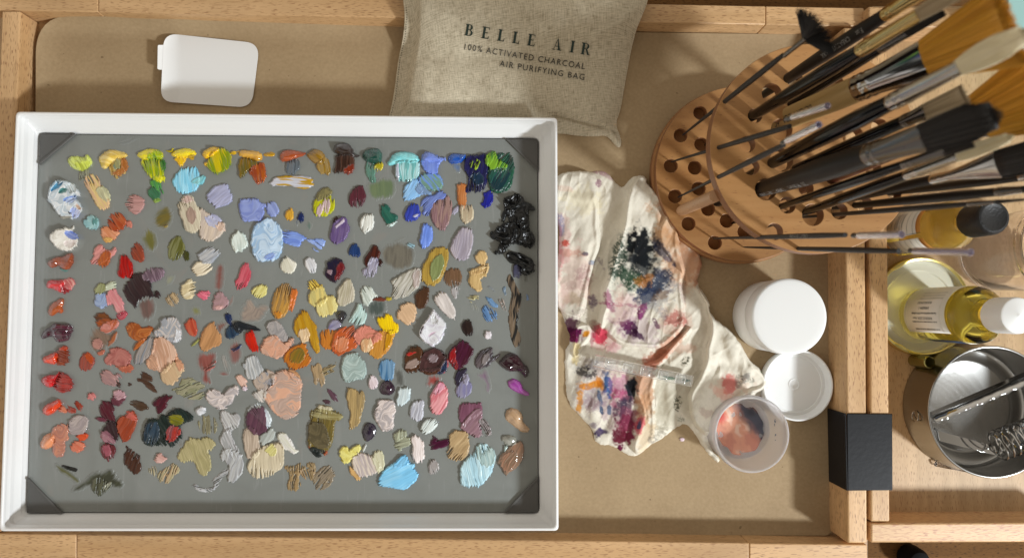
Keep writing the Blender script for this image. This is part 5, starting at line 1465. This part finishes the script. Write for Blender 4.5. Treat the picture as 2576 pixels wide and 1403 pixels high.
# smears of grey blue on the inner wall
mb = MB()
for a_, z_, w_, h_ in ((.28, 1.0, .10, .5), (.36, 1.25, .05, .35), (-.15, .9, .08, .4), (-.3, 1.1, .05, .3), (.15, .8, .12, .3)):
    rw = r0 - .15
    mb.add([(c1.x + (rw-.03*k)*math.cos(a_+da), c1.y + (rw-.03*k)*math.sin(a_+da), z_+dz) for k, (da, dz) in enumerate(((-w_/2, 0), (w_/2, .1), (w_/3, h_), (-w_/3, h_*.7)))], [(0, 1, 2, 3)])
mb.make('wall_smear', plain('blue_grey_smear', tuple(lin('4c6c98')), .4), oj, smooth=False)

# ------------------------------------------------------------------ brush holder
ZL, ZU = 1.85, 11.5
lc, rl = P(1870, 435, ZL), rad_at(450, ZL); uc, ru = P(2050, 372, ZU), rad_at(543, ZU)
def z1p(a, b_): return 1603.7 + a/2.028, b_/2.028
up_h = [(755, 270, 43), (590, 365, 43), (470, 515, 44), (685, 475, 52), (420, 705, 43), (560, 735, 44), (735, 660, 56), (445, 895, 44), (580, 850, 44), (735, 815, 60), (655, 965, 56), (545, 1070, 44), (765, 1045, 44), (700, 1180, 44), (895, 1095, 56), (1030, 1075, 44), (1240, 1130, 43), (890, 1245, 42),
        (1375, 595, 43), (1235, 645, 44), (1100, 695, 56), (940, 245, 42), (600, 590, 38), (800, 400, 44), (1140, 240, 42), (1300, 380, 42), (1080, 1230, 42), (1385, 985, 42), (1000, 420, 52), (860, 960, 40), (1160, 1045, 44), (1000, 900, 44), (1200, 850, 44), (1310, 980, 40)]
lo_h = [(320, 575), (220, 690), (325, 735), (170, 845), (292, 855), (192, 1000), (312, 960), (260, 1140), (360, 1065), (455, 1125), (395, 1237), (545, 1283), (700, 1280), (545, 1180), (385, 500), (470, 680), (450, 860), (480, 990), (640, 1120), (620, 400), (700, 560)]
bh = thing('brush_holder', 'round two tier wooden brush holder drilled with holes full of paint brushes', 'brush holder', (lc.x, lc.y, .05))
def plate(name, c, r, holes, z0, z1):
    hp = []
    for h in holes:
        p = P(*z1p(h[0], h[1]), z1); rr = rad_at((h[2] if len(h) > 2 else 40)*(2.2 if len(h) > 2 else 2)/2.028, z1)
        if math.hypot(p.x-c.x, p.y-c.y) + rr > r - .15: continue
        if any(math.hypot(p.x-a[0], p.y-a[1]) < rr + a[2] + .08 for a in hp): continue
        hp.append((p.x, p.y, rr))
    th = (z1-z0)/2
    V, Fc = curve_mesh([circ((c.x, c.y), r - .04, 128)] + [circ((a, b_), rr - .03, 36) for a, b_, rr in hp], th - .04, .04)
    V = [(v[0], v[1], v[2] + (z0+z1)/2) for v in V]
    return link_mesh(name, V, Fc, M['cherry' if z1 > 5 else 'cherry_shaded'], bh, angle=30)
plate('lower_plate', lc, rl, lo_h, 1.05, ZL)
MB().lathe([(rl+.02, 0), (rl+.14, .06), (rl+.16, .5), (rl+.16, .85), (rl+.08, .98), (rl-.1, 1.02), (.05, 1.02)], (lc.x, lc.y, .05), 128, True, True).make('base', M['cherry_shaded'], bh, angle=30)
plate('upper_plate', uc, ru, up_h, ZU - .95, ZU)
for a, b_ in ((1712, 530), (2010, 330)):
    p = P(a, b_, ZL)
    if math.hypot(p.x-uc.x, p.y-uc.y) < ru - .3:
        MB().lathe([(.34, 0), (.42, .12), (.42, 4), (.42, ZU-1.0-ZL)], (p.x, p.y, ZL+.002), 28, True, True).make('post', M['post'], bh)
    else:
        t = P(1800, 492, ZU-1.0); MB().tube([p, p + (t-p)*.1, p + (t-p)*.5, t], [.36, .43, .43, .43], 24).make('post', M['post'], bh)

# ------------------------------------------------------------------ brushes
rnd = random.Random(5)
def hairs(mb, base_c, s, nrm, d, wb, tb, wt, tt, length, n, belly=.0, curve=None, r=.022, tipvar=.06, shape=None, fan=False):
    """single tapered hairs from the ferrule mouth to the tip"""
    for k in range(n):
        a = rnd.uniform(-1, 1); b_ = rnd.uniform(-1, 1)*math.sqrt(max(0, 1-a*a*.9))
        L = length*(1 - rnd.random()*tipvar)
        if shape: L *= shape(a)
        p = []
        for t in (0, .3, .6, .85, 1):
            w = wb + (wt-wb)*t + belly*math.sin(math.pi*t*.8); th = tb + (tt-tb)*t + belly*.4*math.sin(math.pi*t)
            q = base_c + d*(L*t) + s*(a*w) + nrm*(b_*th)
            if curve: q = q + curve*(t*t)
            p.append(q)
        j = Vector((rnd.uniform(-1, 1), rnd.uniform(-1, 1), rnd.uniform(-1, 1)))*.02
        p[-1] = p[-1] + j
        mb.tube(p, [r, r, r*.9, r*.6, r*.2], 3, False)
def ell(c, s, nrm, rx, ry, n=28): return [tuple(c + s*(rx*math.cos(2*math.pi*i/n)) + nrm*(ry*math.sin(2*math.pi*i/n))) for i in range(n)]
BG = 'paint brushes standing in the wooden holder'
def brush(label, hole, fer, bri, tip, wh, wf, kind, hm, fm, bm, wbs=None, wbt=None, zt=None, whm=None, wdir=None, n=420, textu=None, tphi=0.0, low=None, curve=None, belly=.0):
    a = P(*hole, ZU)
    if zt is None:
        g = np.array(unproj(tip[0], tip[1], D - 1.0)); h = np.array((a.x, a.y)); zt = min(D - float(h @ g / (g @ g)), 36.0)
    if low: base = P(*low, ZL); t_ = P(*tip, zt)
    else: t_ = P(*tip, zt); base = a + (a - t_) * ((ZU - 1.9)/(t_.z - ZU))
    d = (t_ - a).normalized()
    def st_(px):
        best = None
        for t in np.linspace(0, 1, 600):
            q = a + (t_-a)*t; e = proj(q); w = (e[0]-px[0])**2 + (e[1]-px[1])**2
            if best is None or w < best[0]: best = (w, q)
        return best[1]
    pf, pb = st_(fer), st_(bri)
    mid = (pf + pb)/2; view = (Vector((0, 0, D)) - mid).normalized()
    s = d.cross(view).normalized()
    if wdir is not None:
        e = P(bri[0] + wdir[0], bri[1] + wdir[1], pb.z) - P(bri[0], bri[1], pb.z); s = (e - d*e.dot(d)).normalized()
    nrm = s.cross(d).normalized()
    if nrm.dot(view) < 0: nrm = -nrm
    th = thing('paint_brush', label, 'brush', base, BG)
    rf = rad_at(wf, pf.z); rh = rad_at(wh, (pf.z + ZU)/2); rb = rad_at(wbs or wf, pb.z); rt = rad_at(wbt or (wbs or wf), t_.z)
    flat = kind in ('flat', 'filbert', 'wide'); H0 = base + d*.05; HL = (pf - H0).length
    prof = [(0, .28), (.01, .36), (.04, .45), (.25, .62), (.5, .86), (.72, 1.0), (.88, 1.0), (.97, max(.8, rf/rh)), (1.0, rf/rh*.97)]
    if kind == 'wide': prof = [(0, .3), (.01, .36), (.2, .5), (.35, .8), (.48, .96), (.6, 1.0), (.74, 1.0), (.9, 1.02), (1.0, 1.02*rf/rh)]
    mb = MB(); mb.loops([ell(H0 + d*(HL*t), s, nrm, rh*k, rh*k*(.5 if kind == 'wide' else 1), 28) for t, k in prof], True, True)
    hd_ = mb.make('handle', M[hm], th, angle=50)
    FL = (pb - pf).length; fl = []
    for t, k in ((-.02, .99), (.0, 1.03), (.03, 1.07), (.07, 1.02), (.10, 1.07), (.14, 1.07), (.17, 1.01), (.22, 1.06), (.26, 1.05), (.30, 1.0), (.5, None), (.75, None), (.95, None), (1, None)):
        tt = min(1, max(0, (t-.3)/.7)); rx = rf + (rb-rf)*tt if k is None else rf*k
        thin = (rf*.34 if kind != 'wide' else rf*.3) if flat else rb
        ry = (rf + (thin - rf)*tt if kind != 'wide' else rf*.5 + (thin-rf*.5)*tt) if k is None else rf*k*(.52 if kind == 'wide' else 1)
        fl.append(ell(pf + d*(FL*t), s, nrm, rx, ry, 32))
    mb = MB(); mb.loops(fl, True, True); mb.make('ferrule', M[fm], th, angle=60)
    L = (t_ - pb).length; mb = MB(); p0 = pb - d*.15
    if kind == 'tube':
        hairs(mb, p0, s, nrm, d, rb*.35, rb*.35, rb*.05, rb*.05, L*.6, 60, r=.012); mb.make('bristles', M[bm], th)
        m2 = MB(); r_ = rad_at(wbt or 15, pb.z); q0 = pb - d*(.08*L); q1 = t_
        m2.loops([ell(q0, s, nrm, r_, r_, 24), ell(q1, s, nrm, r_, r_, 24), ell(q1, s, nrm, r_*.78, r_*.78, 24), ell(q0 + d*.05, s, nrm, r_*.78, r_*.78, 24)], False, True)
        m2.make('protective_sleeve', M['sleeve'], th)
    elif kind == 'fan':
        for k in range(560):
            f = rnd.uniform(-1, 1); an = f*.93 + rnd.gauss(0, .04); l = L*1.25*(1 - .12*f*f)*rnd.uniform(.82, 1.05)
            e = (d*math.cos(an) + s*math.sin(an)); b0 = p0 + s*(f*rb*.8) + nrm*rnd.uniform(-.08, .08)
            mb.tube([b0, b0 + e*l*.5 + nrm*rnd.uniform(-.05, .05), b0 + e*l + Vector((rnd.gauss(0, .05), rnd.gauss(0, .05), rnd.gauss(0, .05)))], [.03, .026, .006], 3, False)
        mb.make('bristles', M[bm], th)
    else:
        ty = rb*.3 if flat else rb*.9
        core = []
        for t in (0, .2, .45, .7, .9):
            w = (rb + (rt-rb)*t + belly*math.sin(math.pi*t*.8))*(1 - (.42*t**4 if kind in ('filbert', 'round') else 0)); y = ty*(1 - .5*t) + belly*.4*math.sin(math.pi*t)
            c = p0 + d*(L*t) + (curve*(t*t) if curve else Vector())
            core.append(ell(c, s, nrm, w*.97, y*.95, 24))
        mb.loops(core, True, True)
        shp = (lambda a_: 1 - .34*a_*a_) if kind in ('filbert', 'round') else None
        hairs(mb, p0, s, nrm, d, rb*.98, ty, rt, ty*.55, L, n, belly, curve, .020 if kind != 'wide' else .026, .07, shp)
        mb.make('bristles', M[bm], th, angle=None)
    if textu:
        for txt, u0, size, mat in textu:
            V, Fc = text_mesh(txt, size, 1.05); q = []
            for v in V:
                t = HL - u0 - v[0]; tt = t/HL
                k = np.interp(tt, [p_[0] for p_ in prof], [p_[1] for p_ in prof])
                rx = rh*k + .012; ry = rx*(.5 if kind == 'wide' else 1) + (.012 if kind == 'wide' else 0); fi = -(v[1]-size*.35)/max(rx, .1) - tphi
                q.append(tuple(H0 + d*t + s*(-rx*math.sin(fi)) + nrm*(ry*math.cos(fi))))
            link_mesh('printing', q, Fc, M[mat], hd_, smooth=False)
    return th
brush('small fan brush with splayed black hairs, standing apart at the top left of the holder', (1826, 256), (1968, 133), (2028, 94), (2066, 66), 15, 12, 'fan', 'thin', 'darknickel', 'h_black', wbs=15, low=(1717, 340))
brush('thin grey brush in a clear sleeve, uppermost of the sleeved brushes', (1801, 357), (1978, 298), (2000, 290), (2082, 266), 14, 13, 'tube', 'thin', 'darknickel', 'h_fine', wbs=10, wbt=17, low=(1688, 407))
brush('thin grey brush in a clear sleeve, just above the thick black gloss brush hole', (1806, 441), (1969, 360), (1986, 351), (2060, 313), 14, 13, 'tube', 'thin', 'darknickel', 'h_fine', wbs=10, wbt=17, low=(1705, 496))
brush('thin dark brush whose clear sleeve crosses the soap bottle label', (1932, 597), (2146, 587), (2168, 588), (2269, 589), 14, 13, 'tube', 'thin', 'darknickel', 'h_fine', wbs=10, wbt=17, low=(1793, 599), textu=[('1    CREATIVE MARK', 3.2, .30, 'greyprint')])
brush('lowest thin dark brush with a blurred clear sleeve above the gold lid', (2030, 624), (2289, 631), (2310, 632), (2442, 634), 14, 13, 'tube', 'thin', 'darknickel', 'h_fine', wbs=10, wbt=18, low=(1870, 621))
brush('black flat brush with gold ferrule, highest in the photo and cut by its edge', (1983, 197), (2230, 34), (2330, -30), (2450, -108), 36, 36, 'flat', 'matte', 'brass', 'h_tan', wbs=44, wbt=48, textu=[('Flat     CREATIVE MARK', 1.6, .40, 'greyprint')])
brush('glossy black brush with gold ferrule and tan flat bristles', (1895, 291), (2163, 116), (2308, 34), (2420, -30), 37, 37, 'flat', 'lacquer', 'brass', 'h_tan', wbs=34, wbt=50)
brush('wide brush with natural wood paddle handle, chrome ferrule and amber bristles', (1985, 296), (2148, 205), (2326, 112), (2562, 52), 62, 66, 'wide', 'clearwood', 'chrome', 'h_amber', wbs=108, wbt=236, zt=30.5, wdir=(43, 94), n=2200, textu=[('BLICK MEGA  4C', 4.2, .7, 'black')])
brush('wide amber bristle brush mostly behind the others at the right edge', (2100, 445), (2350, 332), (2470, 277), (2670, 212), 34, 44, 'wide', 'redwood', 'chrome', 'h_amber', wbs=128, wbt=250, zt=28.5, wdir=(70, 108), n=2200)
brush('thick glossy black brush with silver ferrule and long cream bristles', (1944, 409), (2240, 242), (2412, 163), (2605, 72), 44, 44, 'filbert', 'lacquer', 'nickel', 'h_cream', wbs=40, wbt=62, belly=.12, n=900)
brush('thickest matte black brush with dark ferrule and black filbert bristles', (1924, 473), (2190, 385), (2319, 318), (2530, 280), 58, 58, 'filbert', 'matte', 'darknickel', 'h_black', wbs=76, wbt=110, wdir=(28, 70), n=700, textu=[('20  Filbert    CREATIVE MARK', 6.0, .50, 'greyprint')], tphi=.75)
brush('slim glossy black brush between the thickest brush and the silver one', (1968, 518), (2279, 421), (2380, 382), (2455, 352), 24, 24, 'flat', 'lacquer', 'darknickel', 'h_black', wbs=30, wbt=34)
brush('glossy black brush with silver ferrule and short cream bristles', (2028, 532), (2284, 439), (2407, 390), (2560, 338), 27, 27, 'filbert', 'lacquer', 'nickel', 'h_cream', wbs=26, wbt=32, belly=.06, n=600)
brush('black brush with a flaring silver ferrule behind the short cream one', (2130, 500), (2349, 446), (2520, 410), (2680, 376), 24, 26, 'flat', 'matte', 'nickel', 'h_black', wbs=78, wbt=100, wdir=(24, 60))
brush('black handled brush leaving the right edge, uppermost of the low three', (2262, 481), (2570, 446), (2620, 440), (2700, 430), 22, 22, 'flat', 'matte', 'nickel', 'h_black', wbs=22, wbt=24)
brush('black handled brush leaving the right edge, middle of the low three', (2151, 516), (2511, 483), (2580, 476), (2680, 466), 23, 23, 'round', 'matte', 'darknickel', 'h_black', wbs=18, wbt=12)
brush('slim black handled brush leaving the right edge over the black bottle cap', (2102, 539), (2438, 513), (2510, 507), (2600, 500), 14, 13, 'round', 'thin', 'darknickel', 'h_black', wbs=10, wbt=6)
brush('black handled brush with worn brown bristles under the silver ferruled cream brush', (2003, 424), (2278, 306), (2330, 280), (2440, 232), 32, 34, 'flat', 'lacquer', 'darknickel', 'h_tan', wbs=42, wbt=56, zt=26.5)
brush('black handled brush behind the gold ferruled glossy one, just below the gold flat one', (1990, 262), (2216, 118), (2280, 80), (2380, 20), 26, 27, 'flat', 'lacquer', 'darknickel', 'h_black', wbs=28, wbt=34, zt=26.0)
# ------------------------------------------------------------------ things in the side drawer
def wrap(c, r, z_top, phi0, items):
    """(V, F) in label units: x runs down the bottle from z_top, y runs round it (cm)"""
    out = []
    for V, Fc, du, dv in items:
        q = [(c.x - r*math.cos(phi0 - (v[1]+dv)/r), c.y + r*math.sin(phi0 - (v[1]+dv)/r), z_top - (v[0]+du)) for v in V]
        out.append((q, [f for f in Fc]))
    return out
def patch(c, r, z0, z1, p0, p1, n=24):
    V = []; Fc = []
    for i in range(n+1):
        a = p0 + (p1-p0)*i/n
        for z_ in (z0, z1): V.append((c.x - r*math.cos(a), c.y + r*math.sin(a), z_))
    for i in range(n): Fc.append((2*i, 2*i+1, 2*i+3, 2*i+2))
    return V, Fc
R_ = math.radians
# gold jar lid, hollow side up
cl = P(2316, 770, .5); rg = 4.05
gl_ = thing('jar_top', 'upturned gold jar lid with cream lining under the yellow oil bottle', 'lid', (cl.x, cl.y, 0))
L_ = []
for r_, z_ in ((rg-.25, 0), (rg-.05, .04), (rg, .2), (rg, .75), (rg-.04, .86), (rg-.14, .9), (rg-.24, .86), (rg-.26, .76)):
    L_.append([(cl.x + (r_ + (.07*max(0, math.cos(6*a))**6 if z_ > .7 and r_ < rg-.1 else 0)*-2)*math.cos(a), cl.y + (r_ - (.14*max(0, math.cos(3*a))**8 if z_ > .7 and r_ < rg-.1 else 0))*math.sin(a), z_) for a in np.linspace(0, 2*math.pi, 120, endpoint=False)])
MB().loops(L_, True, False).make('rim', M['gold'], gl_)
MB().lathe([(rg-.262, .75), (rg-.28, .35), (rg-.4, .24), (rg-.8, .2), (rg-.95, .26), (rg-1.05, .26), (rg-1.15, .18), (rg-2.2, .14), (.02, .14)], (cl.x, cl.y, 0), 120).make('lining', M['cream'], gl_)

# oil bottle
cb = P(2321, 780, .3); t_ = P(2565, 798, 10.7); cb = Vector(((cb.x*.3 + t_.x*.7), (cb.y*.3 + t_.y*.7), .3)); cb.z = .3
ob = thing('oil_bottle', 'clear bottle of yellow linseed oil with white cap and barcode label', 'bottle', (cb.x, cb.y, .3))
rb_ = 2.15
MB().lathe([(1.7, .06), (2.0, .02), (rb_, .25), (rb_, 6.0), (rb_-.08, 6.5), (rb_-.35, 7.0), (1.45, 7.5), (1.12, 7.9), (1.05, 8.4)], cb, 80, True, True).make('bottle_body', M['oil'], ob)
mb = MB(); n = 90; prof = [(1.1, 8.32), (1.22, 8.36), (1.24, 8.5), (1.24, 10.15), (1.20, 10.3), (1.10, 10.36), (.2, 10.36), (.12, 10.40), (.02, 10.42)]
Ls_ = [[(cb.x + (r_ + (.02*(k % 2) if r_ > 1.2 else 0))*math.cos(2*math.pi*k/n), cb.y + (r_ + (.02*(k % 2) if r_ > 1.2 else 0))*math.sin(2*math.pi*k/n), cb.z + z_) for k in range(n)] for r_, z_ in prof]
mb.loops(Ls_, True, True).make('bottle_cap', M['jar_white'], ob)
V, Fc = patch(cb, rb_+.02, cb.z+.9, cb.z+5.9, R_(-40), R_(84)); lb = link_mesh('label', V, Fc, M['paperlabel'], ob, mods=[solidify(.01)])
V, Fc = patch(cb, rb_+.02, cb.z+2.0, cb.z+5.9, R_(-118), R_(-64)); link_mesh('label', V, Fc, M['navy'], ob, mods=[solidify(.01)])['label'] = 'dark navy part of the label'
V, Fc = patch(cb, rb_+.045, cb.z+1.2, cb.z+5.3, R_(-37), R_(34)); stk = link_mesh('sticker', V, Fc, plain('sticker_paper', (.78, .73, .66), .5), ob, mods=[solidify(.01)])
items = []; zt_ = cb.z + 5.1
rb2 = random.Random(2); u = 0
while u < 3.0:
    w = rb2.choice((.035, .035, .06, .09)); items.append(([(u, .04, 0), (u+w, .04, 0), (u+w, .78, 0), (u, .78, 0)], [(0, 1, 2, 3)], .1, 0)); u += w + rb2.choice((.035, .05, .07))
def putt(txt, size, u0, v0, sp_=1.0):
    V, Fc = text_mesh(txt, size, sp_); items.append((V, Fc, u0, v0))
Vq = []; Fq = []
putt('X003R3C5DX', .30, .55, -.28); putt('New', .26, 2.45, -.28); putt('Gamblin Alkali Refin...seed Oil 4 oz Bottle', .23, .05, -.64, .82)
putt('E406004-1', .30, 1.0, -1.08); putt('ROOKU.MOD', .28, .85, -1.52)
for q, f in wrap(cb, rb_+.062, zt_, R_(-12), items):
    b_ = len(Vq); Vq += q; Fq += [tuple(i + b_ for i in a) for a in f]
link_mesh('printing', Vq, Fq, M['black'], stk, smooth=False)
items = []; Vq = []; Fq = []
for k, (ln_) in enumerate(('linseed oil slows the drying time', 'of oil colors and increases flow', 'use small amounts and mix well', 'keep away from heat and flame')):
    V, Fc = text_mesh(ln_, .22); items.append((V, Fc, .3, .3*k))
for q, f in wrap(cb, rb_+.036, cb.z+5.6, R_(52), items):
    b_ = len(Vq); Vq += q; Fq += [tuple(i + b_ for i in a) for a in f]
link_mesh('printing', Vq, Fq, M['greyprint'], lb, smooth=False)

# soap bottle
zs_ = 11.0; cs_ = P(2496, 546, zs_); cs_.z = .0; cs_.x += .15
so = thing('soap_bottle', 'amber liquid soap bottle with ribbed black cap beside the brush holder', 'bottle', (cs_.x, cs_.y, 0))
rs = 1.78
MB().lathe([(1.4, .05), (1.65, .02), (rs, .2), (rs, 6.6), (rs-.08, 7.1), (rs-.4, 7.7), (1.15, 8.1), (1.0, 8.4), (.98, 8.8)], cs_, 80, True, True).make('bottle_body', M['amber'], so)
n = 120; prof = [(1.02, 8.75), (1.10, 8.78), (1.13, 8.9), (1.13, 10.75), (1.10, 10.9), (1.03, 10.98), (.9, 11.0), (.85, 10.97), (.02, 10.97)]
Ls_ = [[(cs_.x + (r_ + (.035*(k % 2) if r_ > 1.11 else 0))*math.cos(2*math.pi*k/n), cs_.y + (r_ + (.035*(k % 2) if r_ > 1.11 else 0))*math.sin(2*math.pi*k/n), z_) for k in range(n)] for r_, z_ in prof]
MB().loops(Ls_, True, True).make('bottle_cap', M['capblack'], so)
for p0, p1 in ((-72, -26), (-16, 90)):
    V, Fc = patch(cs_, rs+.02, 1.0, 5.2, R_(p0), R_(p1)); slb = link_mesh('label', V, Fc, M['paperlabel'], so, mods=[solidify(.01)])
    V, Fc = patch(cs_, rs+.021, 5.2, 5.75, R_(p0+3), R_(p1-3)); link_mesh('label_band', V, Fc, M['orange'], so, mods=[solidify(.01)])
    V, Fc = patch(cs_, rs+.021, .45, .99, R_(p0+3), R_(p1-3)); link_mesh('label_band', V, Fc, M['orange'], so, mods=[solidify(.01)])
Vq = []; Fq = []
for p0, p1 in ((-72, -26), (-16, 90)):
    for z_ in (1.3, 2.0, 2.7, 3.4, 4.1, 4.8):
        V, Fc = patch(cs_, rs+.034, z_, z_+.03, R_(p0+2), R_(p1-2)); b_ = len(Vq); Vq += V; Fq += [tuple(i+b_ for i in f) for f in Fc]
    V, Fc = patch(cs_, rs+.036, .46, 5.74, R_(p0+1), R_(p0+2)); b_ = len(Vq); Vq += V; Fq += [tuple(i+b_ for i in f) for f in Fc]
link_mesh('label_lines', Vq, Fq, M['black'], slb, smooth=False)
Vq = []; Fq = []
for k, tx_ in enumerate(('CONTENT ALERT', 'DOWN ASIDES', 'IN PLASTIC IF', 'OF CHILDREN')):
    V, Fc = text_mesh(tx_, .26, 1.0)
    for v in V:
        ph = R_(16) - (v[0]-.9)/rs; z_ = 3.35 - .3*k + v[1]
        Vq.append((cs_.x - (rs+.04)*math.cos(ph), cs_.y + (rs+.04)*math.sin(ph), z_))
    b_ = len(Vq) - len(V); Fq += [tuple(i+b_ for i in f) for f in Fc]
link_mesh('printing', Vq, Fq, M['black'], slb, smooth=False)

# clear plastic cup
cc_ = P(2492, 640, 0)
MB().lathe([(2.4, .05), (2.75, .02), (2.95, .2), (3.0, .5), (3.25, 6.2), (3.30, 6.5), (3.42, 6.6), (3.42, 6.9), (3.34, 7.0), (3.42, 7.1), (3.42, 7.5), (3.34, 7.6), (3.24, 7.55), (3.2, 6.6), (2.92, .7), (2.8, .4), (2.5, .25), (1.6, .22), (1.5, .3), (1.3, .3), (1.2, .22), (.02, .22)], cc_, 90, True, True)
o = MB().lathe([(2.4, .05), (2.75, .02), (2.95, .2), (3.0, .5), (3.25, 6.2), (3.30, 6.5), (3.42, 6.6), (3.42, 6.9), (3.34, 7.0), (3.42, 7.1), (3.42, 7.5), (3.34, 7.6), (3.24, 7.55), (3.2, 6.6), (2.92, .7), (2.8, .4), (2.5, .25), (1.6, .22), (1.5, .3), (1.3, .3), (1.2, .22), (.02, .22)], cc_, 90, True, True).make('plastic_cup', M['clear'])
tag(o, 'clear ribbed plastic cup standing beside the black capped soap bottle', 'cup')

# stainless brush washer with its spring and comb
zw = 3.3; cw = P(2498, 1035, zw); rw = rad_at(331, zw)
bw = thing('brush_washer', 'round stainless steel brush washer can holding a wire spring', 'can', (cw.x, cw.y, 0))
MB().lathe([(rw+.02, 0), (rw+.10, .04), (rw+.10, .3), (rw+.04, .4), (rw-.02, 3.0), (rw, 3.12), (rw+.06, 3.2), (rw+.04, 3.28), (rw-.05, 3.31), (rw-.12, 3.26), (rw-.13, 3.1), (rw-.14, 2.2), (rw-.16, .5), (rw-.30, .22), (rw-.55, .12), (rw-1.2, .10), (rw-1.3, .15), (rw-1.42, .10), (.02, .09)], (cw.x, cw.y, 0), 120, True, True).make('can_body', M['steel'], bw, angle=60)
def z5(a, b_): return 2012.5 + a/2.857, 912 + b_/2.857
def z5p(a, b_, z): return P(*z5(a, b_), z)
# scalloped comb bar: a thin strip on edge with a notched upper border
p0, p1 = z5p(955, 420, 2.6), z5p(1700, 105, 2.6)
mb = MB(); n = 66; dv_ = (p1-p0); bk = Vector((-dv_.y, dv_.x, 0)).normalized()
A_ = []; B_ = []; C_ = []
for i in range(n+1):
    t = i/n; s_ = abs(((t*9.0) % 1)-.5)*2
    p = p0 + dv_*t; A_.append(p + Vector((0, 0, .45)) + bk*(.05)); B_.append(p + Vector((0, 0, .42 - .0*s_)) - bk*(.12*s_)); C_.append(p + bk*.55 + Vector((0, 0, -.5)))
V = [tuple(v) for v in C_ + A_ + B_]; m_ = n+1
mb.add(V, [(i, i+1, m_+i+1, m_+i) for i in range(n)] + [(m_+i, m_+i+1, 2*m_+i+1, 2*m_+i) for i in range(n)])
mb.make('comb_bar', M['chrome'], bw, angle=None, mods=[solidify(.04)])
mb = MB(); mb.tube([b_ + Vector((0, 0, .02)) for b_ in B_], .035, 6); mb.make('comb_edge', M['steel'], bw)
a, b_, c, d = z5p(985, 485, 2.2), z5p(1405, 595, 2.2), z5p(1425, 670, 2.2), z5p(1000, 560, 2.2)
MB().prism([tuple(a[:2]), tuple(b_[:2]), tuple(c[:2]), tuple(d[:2])], 2.1, 2.18).make('bracket_arm', M['chrome'], bw, mods=[bevel(.03, 2)])
MB().tube([z5p(965, 470, 2.7), z5p(985, 485, 2.5), z5p(1000, 555, 2.1)], .06, 8).make('hook', M['steel'], bw)
s0, s1 = z5p(1400, 600, 3.6), z5p(1830, 440, 3.9); ax = (s1-s0); u_ = ax.normalized(); e1 = Vector((-u_.y, u_.x, 0)).normalized(); e2 = u_.cross(e1)
tr = 9.5; N_ = 300; path = []
for i in range(N_+1):
    t = i/N_; an = 2*math.pi*tr*t
    path.append(s0 + ax*t + e1*(1.12*math.cos(an)) + e2*(1.12*math.sin(an)))
path = [z5p(1428, 660, 2.3), z5p(1425, 640, 2.6), z5p(1440, 560, 3.0)] + path
MB().tube(path, .07, 8).make('coil_spring', M['chrome'], bw)
# latch on the can's side
MB().tube([tuple(Vector((cw.x + (rw+.14+.10*math.sin(t))*math.cos(a_), cw.y + (rw+.14+.1*math.sin(t))*math.sin(a_), 1.7 + .42*math.cos(t)))) for t in np.linspace(0, 2*math.pi, 30) for a_ in [R_(186) + .08*math.sin(t)]], .045, 8).make('latch_ring', M['steel'], bw)
cx_ = cw.x + (rw+.55)*math.cos(R_(138)); cy_ = cw.y + (rw+.55)*math.sin(R_(138))
MB().lathe([(.42, .02), (.5, .1), (.5, 2.0), (.46, 2.15), (.4, 2.2), (.36, 2.1), (.34, 1.2), (.02, 1.15)], (cx_, cy_, 0), 40, True, True).make('side_clasp', plain('olive_brass', (.30, .27, .10), .25, metal=.9), bw)

# clear rod on the drawer floor under the can's edge
a, b_ = P(2354, 1166, .22), P(2440, 1182, .22)
ro = MB().tube([a, a + (b_-a)*.05, b_], [.2, .2, .2], 20).make('clear_tube', M['glassrod'])
tag(ro, 'short clear plastic tube lying on the drawer floor beside the steel can', 'tube')

# pale teal carton behind the brushes in the top corner
q = quad([(2540, -60), (2700, -60), (2720, 90), (2533, 70)], 6.0)
tc_ = thing('teal_carton', 'pale teal carton partly hidden behind the brushes in the top right corner', 'carton', P(2620, 10, 0))
MB().prism(q, .02, 6.0).make('carton_body', M['teal'], tc_, mods=[bevel(.08, 2)])
c = sum((Vector((a[0], a[1], 0)) for a in q), Vector())/4
MB().prism([(c.x + (a[0]-c.x)*1.03, c.y + (a[1]-c.y)*1.03) for a in q], 4.6, 6.05).make('carton_lid', M['teal'], tc_, mods=[bevel(.1, 2)])

# small black rounded thing on the floor at the bottom edge
c = P(2314, 1414, -10)
tag(MB().lathe([(.9, 0), (1.15, .1), (1.25, .5), (1.2, 1.6), (1.0, 2.1), (.6, 2.3), (.02, 2.35)], (c.x, c.y, -12), 40, True, True).make('black_knob', M['dark']),
    'small black rounded knob on the dark wooden floor below the side drawer', 'knob')

# flecks on the paper
for lb_, (fx, fy), col_ in (('tiny pale pink paint fleck on the brown paper between rag and open jar', (1716, 1104), 'd8c0c8'),):
    c = P(fx, fy, .07); mb = MB(); mb.lathe([(.20, -.04), (.19, .0), (.12, .03), (.02, .035)], (0, 0, 0), 11, True, True)
    mb.V = [(c.x + v[0]*(1 + .3*math.sin(3*v[1]*9)), c.y + v[1]*.8, c.z + .03 + v[2]) for v in mb.V]
    tag(mb.make('paint_fleck', plain('fleck_'+col_, tuple(lin(col_)), .5)), lb_, 'fleck')
